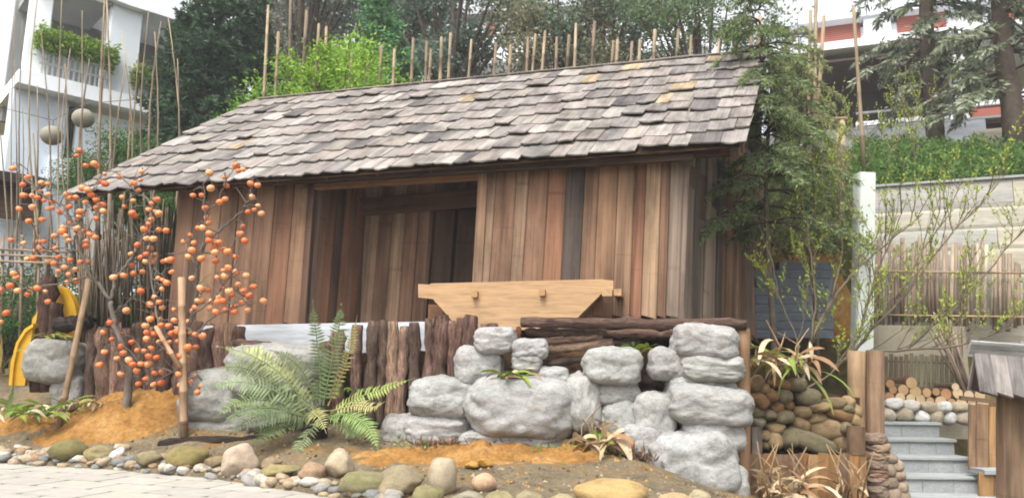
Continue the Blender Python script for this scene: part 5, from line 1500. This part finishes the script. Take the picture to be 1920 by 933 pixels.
plant('dark_tree', at_top(1310, -80, 20.0, 6.5), BRD[0], 'green tree over the right end of the ridge', srgb(88, 108, 66), .9, 1.7)
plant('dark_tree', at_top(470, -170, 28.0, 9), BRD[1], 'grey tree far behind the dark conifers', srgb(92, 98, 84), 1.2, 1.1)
# firs at the right
plant('fir_tree', Vector((P(1755, 270, 19.0).x, 19.0, P(1755, 275, 19.0).z)), FIR, 'tall fir with thick dark trunk before the brick banded building', srgb(98, 106, 84), .8, .8, szz=1.25)
plant('fir_tree', Vector((P(1905, 300, 17.5).x, 17.5, P(1905, 300, 17.5).z)), FIR, 'tall fir with bare lower trunk at the stone footing', srgb(104, 112, 86), .95, 2.6)
# bushes
def gl(px, py, Y): p = P(px, py, Y); return p
plant('light_green_bush', at_top(650, 100, 15.5, 2.6), BSH[0], 'light green leafy bush rising over the left part of the ridge', srgb(128, 160, 58), 1.0, .3, 'bush')
plant('light_green_bush', at_top(570, 120, 15.8, 2.6), BSH[1], 'light green bush at the left end of the ridge', srgb(120, 154, 60), .9, 1.3, 'bush')
plant('light_green_bush', at_top(730, 108, 15.3, 2.6), BSH[1], 'light green bush under the fresh green conifer', srgb(126, 158, 60), .8, 2.3, 'bush')
plant('light_green_bush', at_top(478, 160, 15.6, 2.0), BSH[0], 'small light green bush beside the dark conifers', srgb(110, 148, 56), .55, 4.3, 'bush')
plant('green_shrub', at_top(245, 208, 14.6, 2.3), BSH[0], 'mid green shrub between the canes and the roof edge', srgb(78, 108, 58), .66, 4.0, 'bush')
plant('green_shrub', at_top(190, 250, 15.0, 1.6), BSH[1], 'green shrub behind the paper lantern', srgb(76, 106, 58), .42, .5, 'bush')
plant('green_shrub', at_top(300, 258, 14.8, 2.2), BSH[1], 'green shrub close to the left roof slope', srgb(84, 112, 60), .6, 2.5, 'bush')
plant('green_shrub', at_top(30, 520, 12.0, 1.4), BSH[1], 'dark green shrub behind the bamboo rail fence', srgb(62, 92, 48), .55, 3.5, 'bush')
# ground cover
def cover(name, pts, n, L, col, label, h=.2):
    tri = [Vector(p) for p in pts]
    b = []
    for k in range(n):
        a, c_ = random.random(), random.random()
        p = lerp(lerp(tri[0], tri[1], a), lerp(tri[3], tri[2], a), c_)
        hh = h * (.5 + .8 * abs(noise.noise(Vector((p.x * 1.5, p.y * 1.5, 0)))) * 2)
        b.append((p.x, p.y, p.z + U(-.1, hh)))
    me = leafmesh(name, np.array(b), rng.normal(size=(n, 3)) + [0, -.3, .6], rng.uniform(.6, 1.2, n) * L, L * .5, .2, M_LEAF)
    tag(obj(name, me, None, None, None, col), label, 'ground cover', kind='stuff')
cover('slope_cover', [P(1600, 352, 13.3), P(1990, 335, 12.8), P(1990, 290, 17.5), P(1600, 272, 18.5)], 16000, .1, srgb(84, 112, 54), 'green undergrowth on the slope above the concrete wall', .35)
cover('slope_cover', [P(1420, 480, 12.5), P(1610, 470, 12.5), P(1640, 300, 17), P(1400, 300, 17)], 9000, .1, srgb(96, 108, 60), 'scrubby undergrowth behind the block wall', .4)
cover('slope_cover', [P(0, 640, 12.5), P(330, 640, 13), P(330, 500, 17), P(-40, 520, 17)], 7000, .09, srgb(74, 96, 56), 'rough greenery below the white building', .3)
V = [P(1420, 506, 12.45), P(1570, 500, 12.45), P(1580, 470, 13.2), P(1420, 470, 13.2)]
V += [P(1420, 640, 12.45), P(1640, 640, 12.45)]
tag(obj('soil_bank', mesh('soil_bank', V, [(0, 1, 2, 3), (4, 5, 1, 0)]), M_OSOIL), kind='structure')

# ------------------------------------------------------------------ budding shrub at the right
def budding(name, label, root, Y0, limbs, seed, ntw=5):
    random.seed(seed)
    r0 = P(*root, Y0)
    t = thing(name, r0, label, 'shrub')
    V, F, lb_, ld = [], [], [], []
    def grow(p, d, L, r, lev):
        n = 5; pts = [p]; q = p.copy(); dd = d.copy()
        for i in range(n):
            dd = (dd + Vector((U(-.16, .16), U(-.16, .16), U(-.08, .16)))).normalized(); q = q + dd * L / n; pts.append(q.copy())
        tube(V, F, pts, [lerp(r, r * .35, i / n) for i in range(n + 1)], 4, False)
        if lev >= 2 or random.random() < .4:
            for i in range(1, n + 1):
                if random.random() < .6:
                    for _ in range(random.choice((2, 3))): lb_.append(tuple(pts[i])); ld.append(tuple(dd + Vector((U(-.9, .9), U(-.9, .9), U(-.2, .9)))))
        if lev < 3:
            for k in range(ntw if lev < 2 else 2):
                i = random.randint(1, n); a = Vector((U(-1, 1), U(-.8, .8), U(-.1, 1))).normalized()
                grow(pts[i], (dd * 1.1 + a * .75).normalized(), L * U(.45, .75), r * .5, lev + 1)
    for pl, ra, rb_, dy in limbs:
        pts = [P(x, y, Y0 + dy * i / (len(pl) - 1)) for i, (x, y) in enumerate(pl)]
        out = []
        for i in range(len(pts) - 1):
            for k in range(4): out.append(lerp(pts[i], pts[i + 1], k / 4) + Vector((U(-1, 1), U(-1, 1), U(-1, 1))) * .012)
        out.append(pts[-1])
        tube(V, F, out, [lerp(ra, rb_, i / (len(out) - 1)) for i in range(len(out))], 6)
        for i in range(3, len(out)):
            if random.random() < .75:
                dd = (out[i] - out[i - 1]).normalized(); a = Vector((U(-.8, .8), U(-.6, .6), U(0, 1.1)))
                grow(out[i], (dd * .9 + a * .8).normalized(), U(.35, .75), .009, 1)
    n = len(lb_)
    obj('branches', mesh('branches', V, F, True), M_TWIG, t, None, srgb(120, 108, 88))
    me = leafmesh('buds', np.array(lb_), np.array(ld), rng.uniform(.03, .06, n), .02, None, M_LEAF)
    obj('buds', me, None, t, None, srgb(150, 164, 66))
budding('budding_shrub', 'leafless shrub with yellow-green buds spreading before the bamboo screen', (1598, 668), 9.7, [
    ([(1560, 690), (1600, 660), (1680, 658), (1760, 652), (1830, 640), (1900, 610)], .022, .008, -.3),
    ([(1600, 662), (1640, 610), (1700, 550), (1750, 480), (1800, 420), (1850, 370)], .022, .006, .2),
    ([(1700, 655), (1760, 600), (1810, 560), (1860, 500), (1910, 440)], .015, .005, -.2),
    ([(1590, 670), (1620, 600), (1640, 520), (1680, 430), (1700, 370)], .016, .005, .3),
    ([(1680, 560), (1730, 470), (1780, 400), (1800, 340)], .012, .004, .1)], 31, 3)
budding('budding_shrub', 'leafless shrub with pale buds growing before the block wall', (1500, 720), 9.6, [
    ([(1500, 735), (1520, 640), (1560, 560), (1610, 500), (1680, 440), (1730, 400)], .024, .007, .2),
    ([(1505, 700), (1490, 620), (1460, 560), (1450, 500)], .012, .005, .1),
    ([(1520, 640), (1530, 560), (1520, 480), (1510, 400), (1500, 340)], .014, .004, .3),
    ([(1560, 560), (1580, 470), (1570, 380), (1590, 300)], .012, .004, .3),
    ([(1500, 735), (1560, 700), (1600, 640), (1640, 590)], .014, .005, -.2)], 32, 3)
budding('budding_shrub', 'upright budding shrub on the slope before the dark soffit', (1720, 330), 14.2, [
    ([(1720, 345), (1715, 290), (1705, 230), (1700, 190)], .014, .004, 0),
    ([(1640, 345), (1630, 290), (1600, 250), (1570, 220)], .014, .004, 0),
    ([(1660, 345), (1670, 290), (1690, 250), (1730, 200)], .014, .004, 0),
    ([(1600, 345), (1560, 280), (1520, 240), (1480, 200)], .014, .004, 0)], 33, 3)
# ------------------------------------------------------------------ thin spring haze
m = bpy.data.materials.new('haze'); m.use_nodes = True; t = m.node_tree
t.nodes.remove(t.nodes['Principled BSDF'])
v_ = t.nodes.new('ShaderNodeVolumePrincipled'); v_.inputs['Color'].default_value = (.95, .97, 1, 1); v_.inputs['Density'].default_value = 0.0017
t.links.new(v_.outputs[0], t.nodes['Material Output'].inputs['Volume'])
X, Y0_, Y1_, zb, zt3 = 420, -220, 920, -1.5, 24
V = [(x, y, z) for z in (zb, zt3) for x, y in ((-X, Y0_), (X, Y0_), (X, Y1_), (-X, Y1_))]
tag(obj('haze', mesh('haze', V, [(3, 2, 1, 0), (4, 5, 6, 7), (0, 1, 5, 4), (1, 2, 6, 5), (2, 3, 7, 6), (3, 0, 4, 7)]), m), kind='stuff')
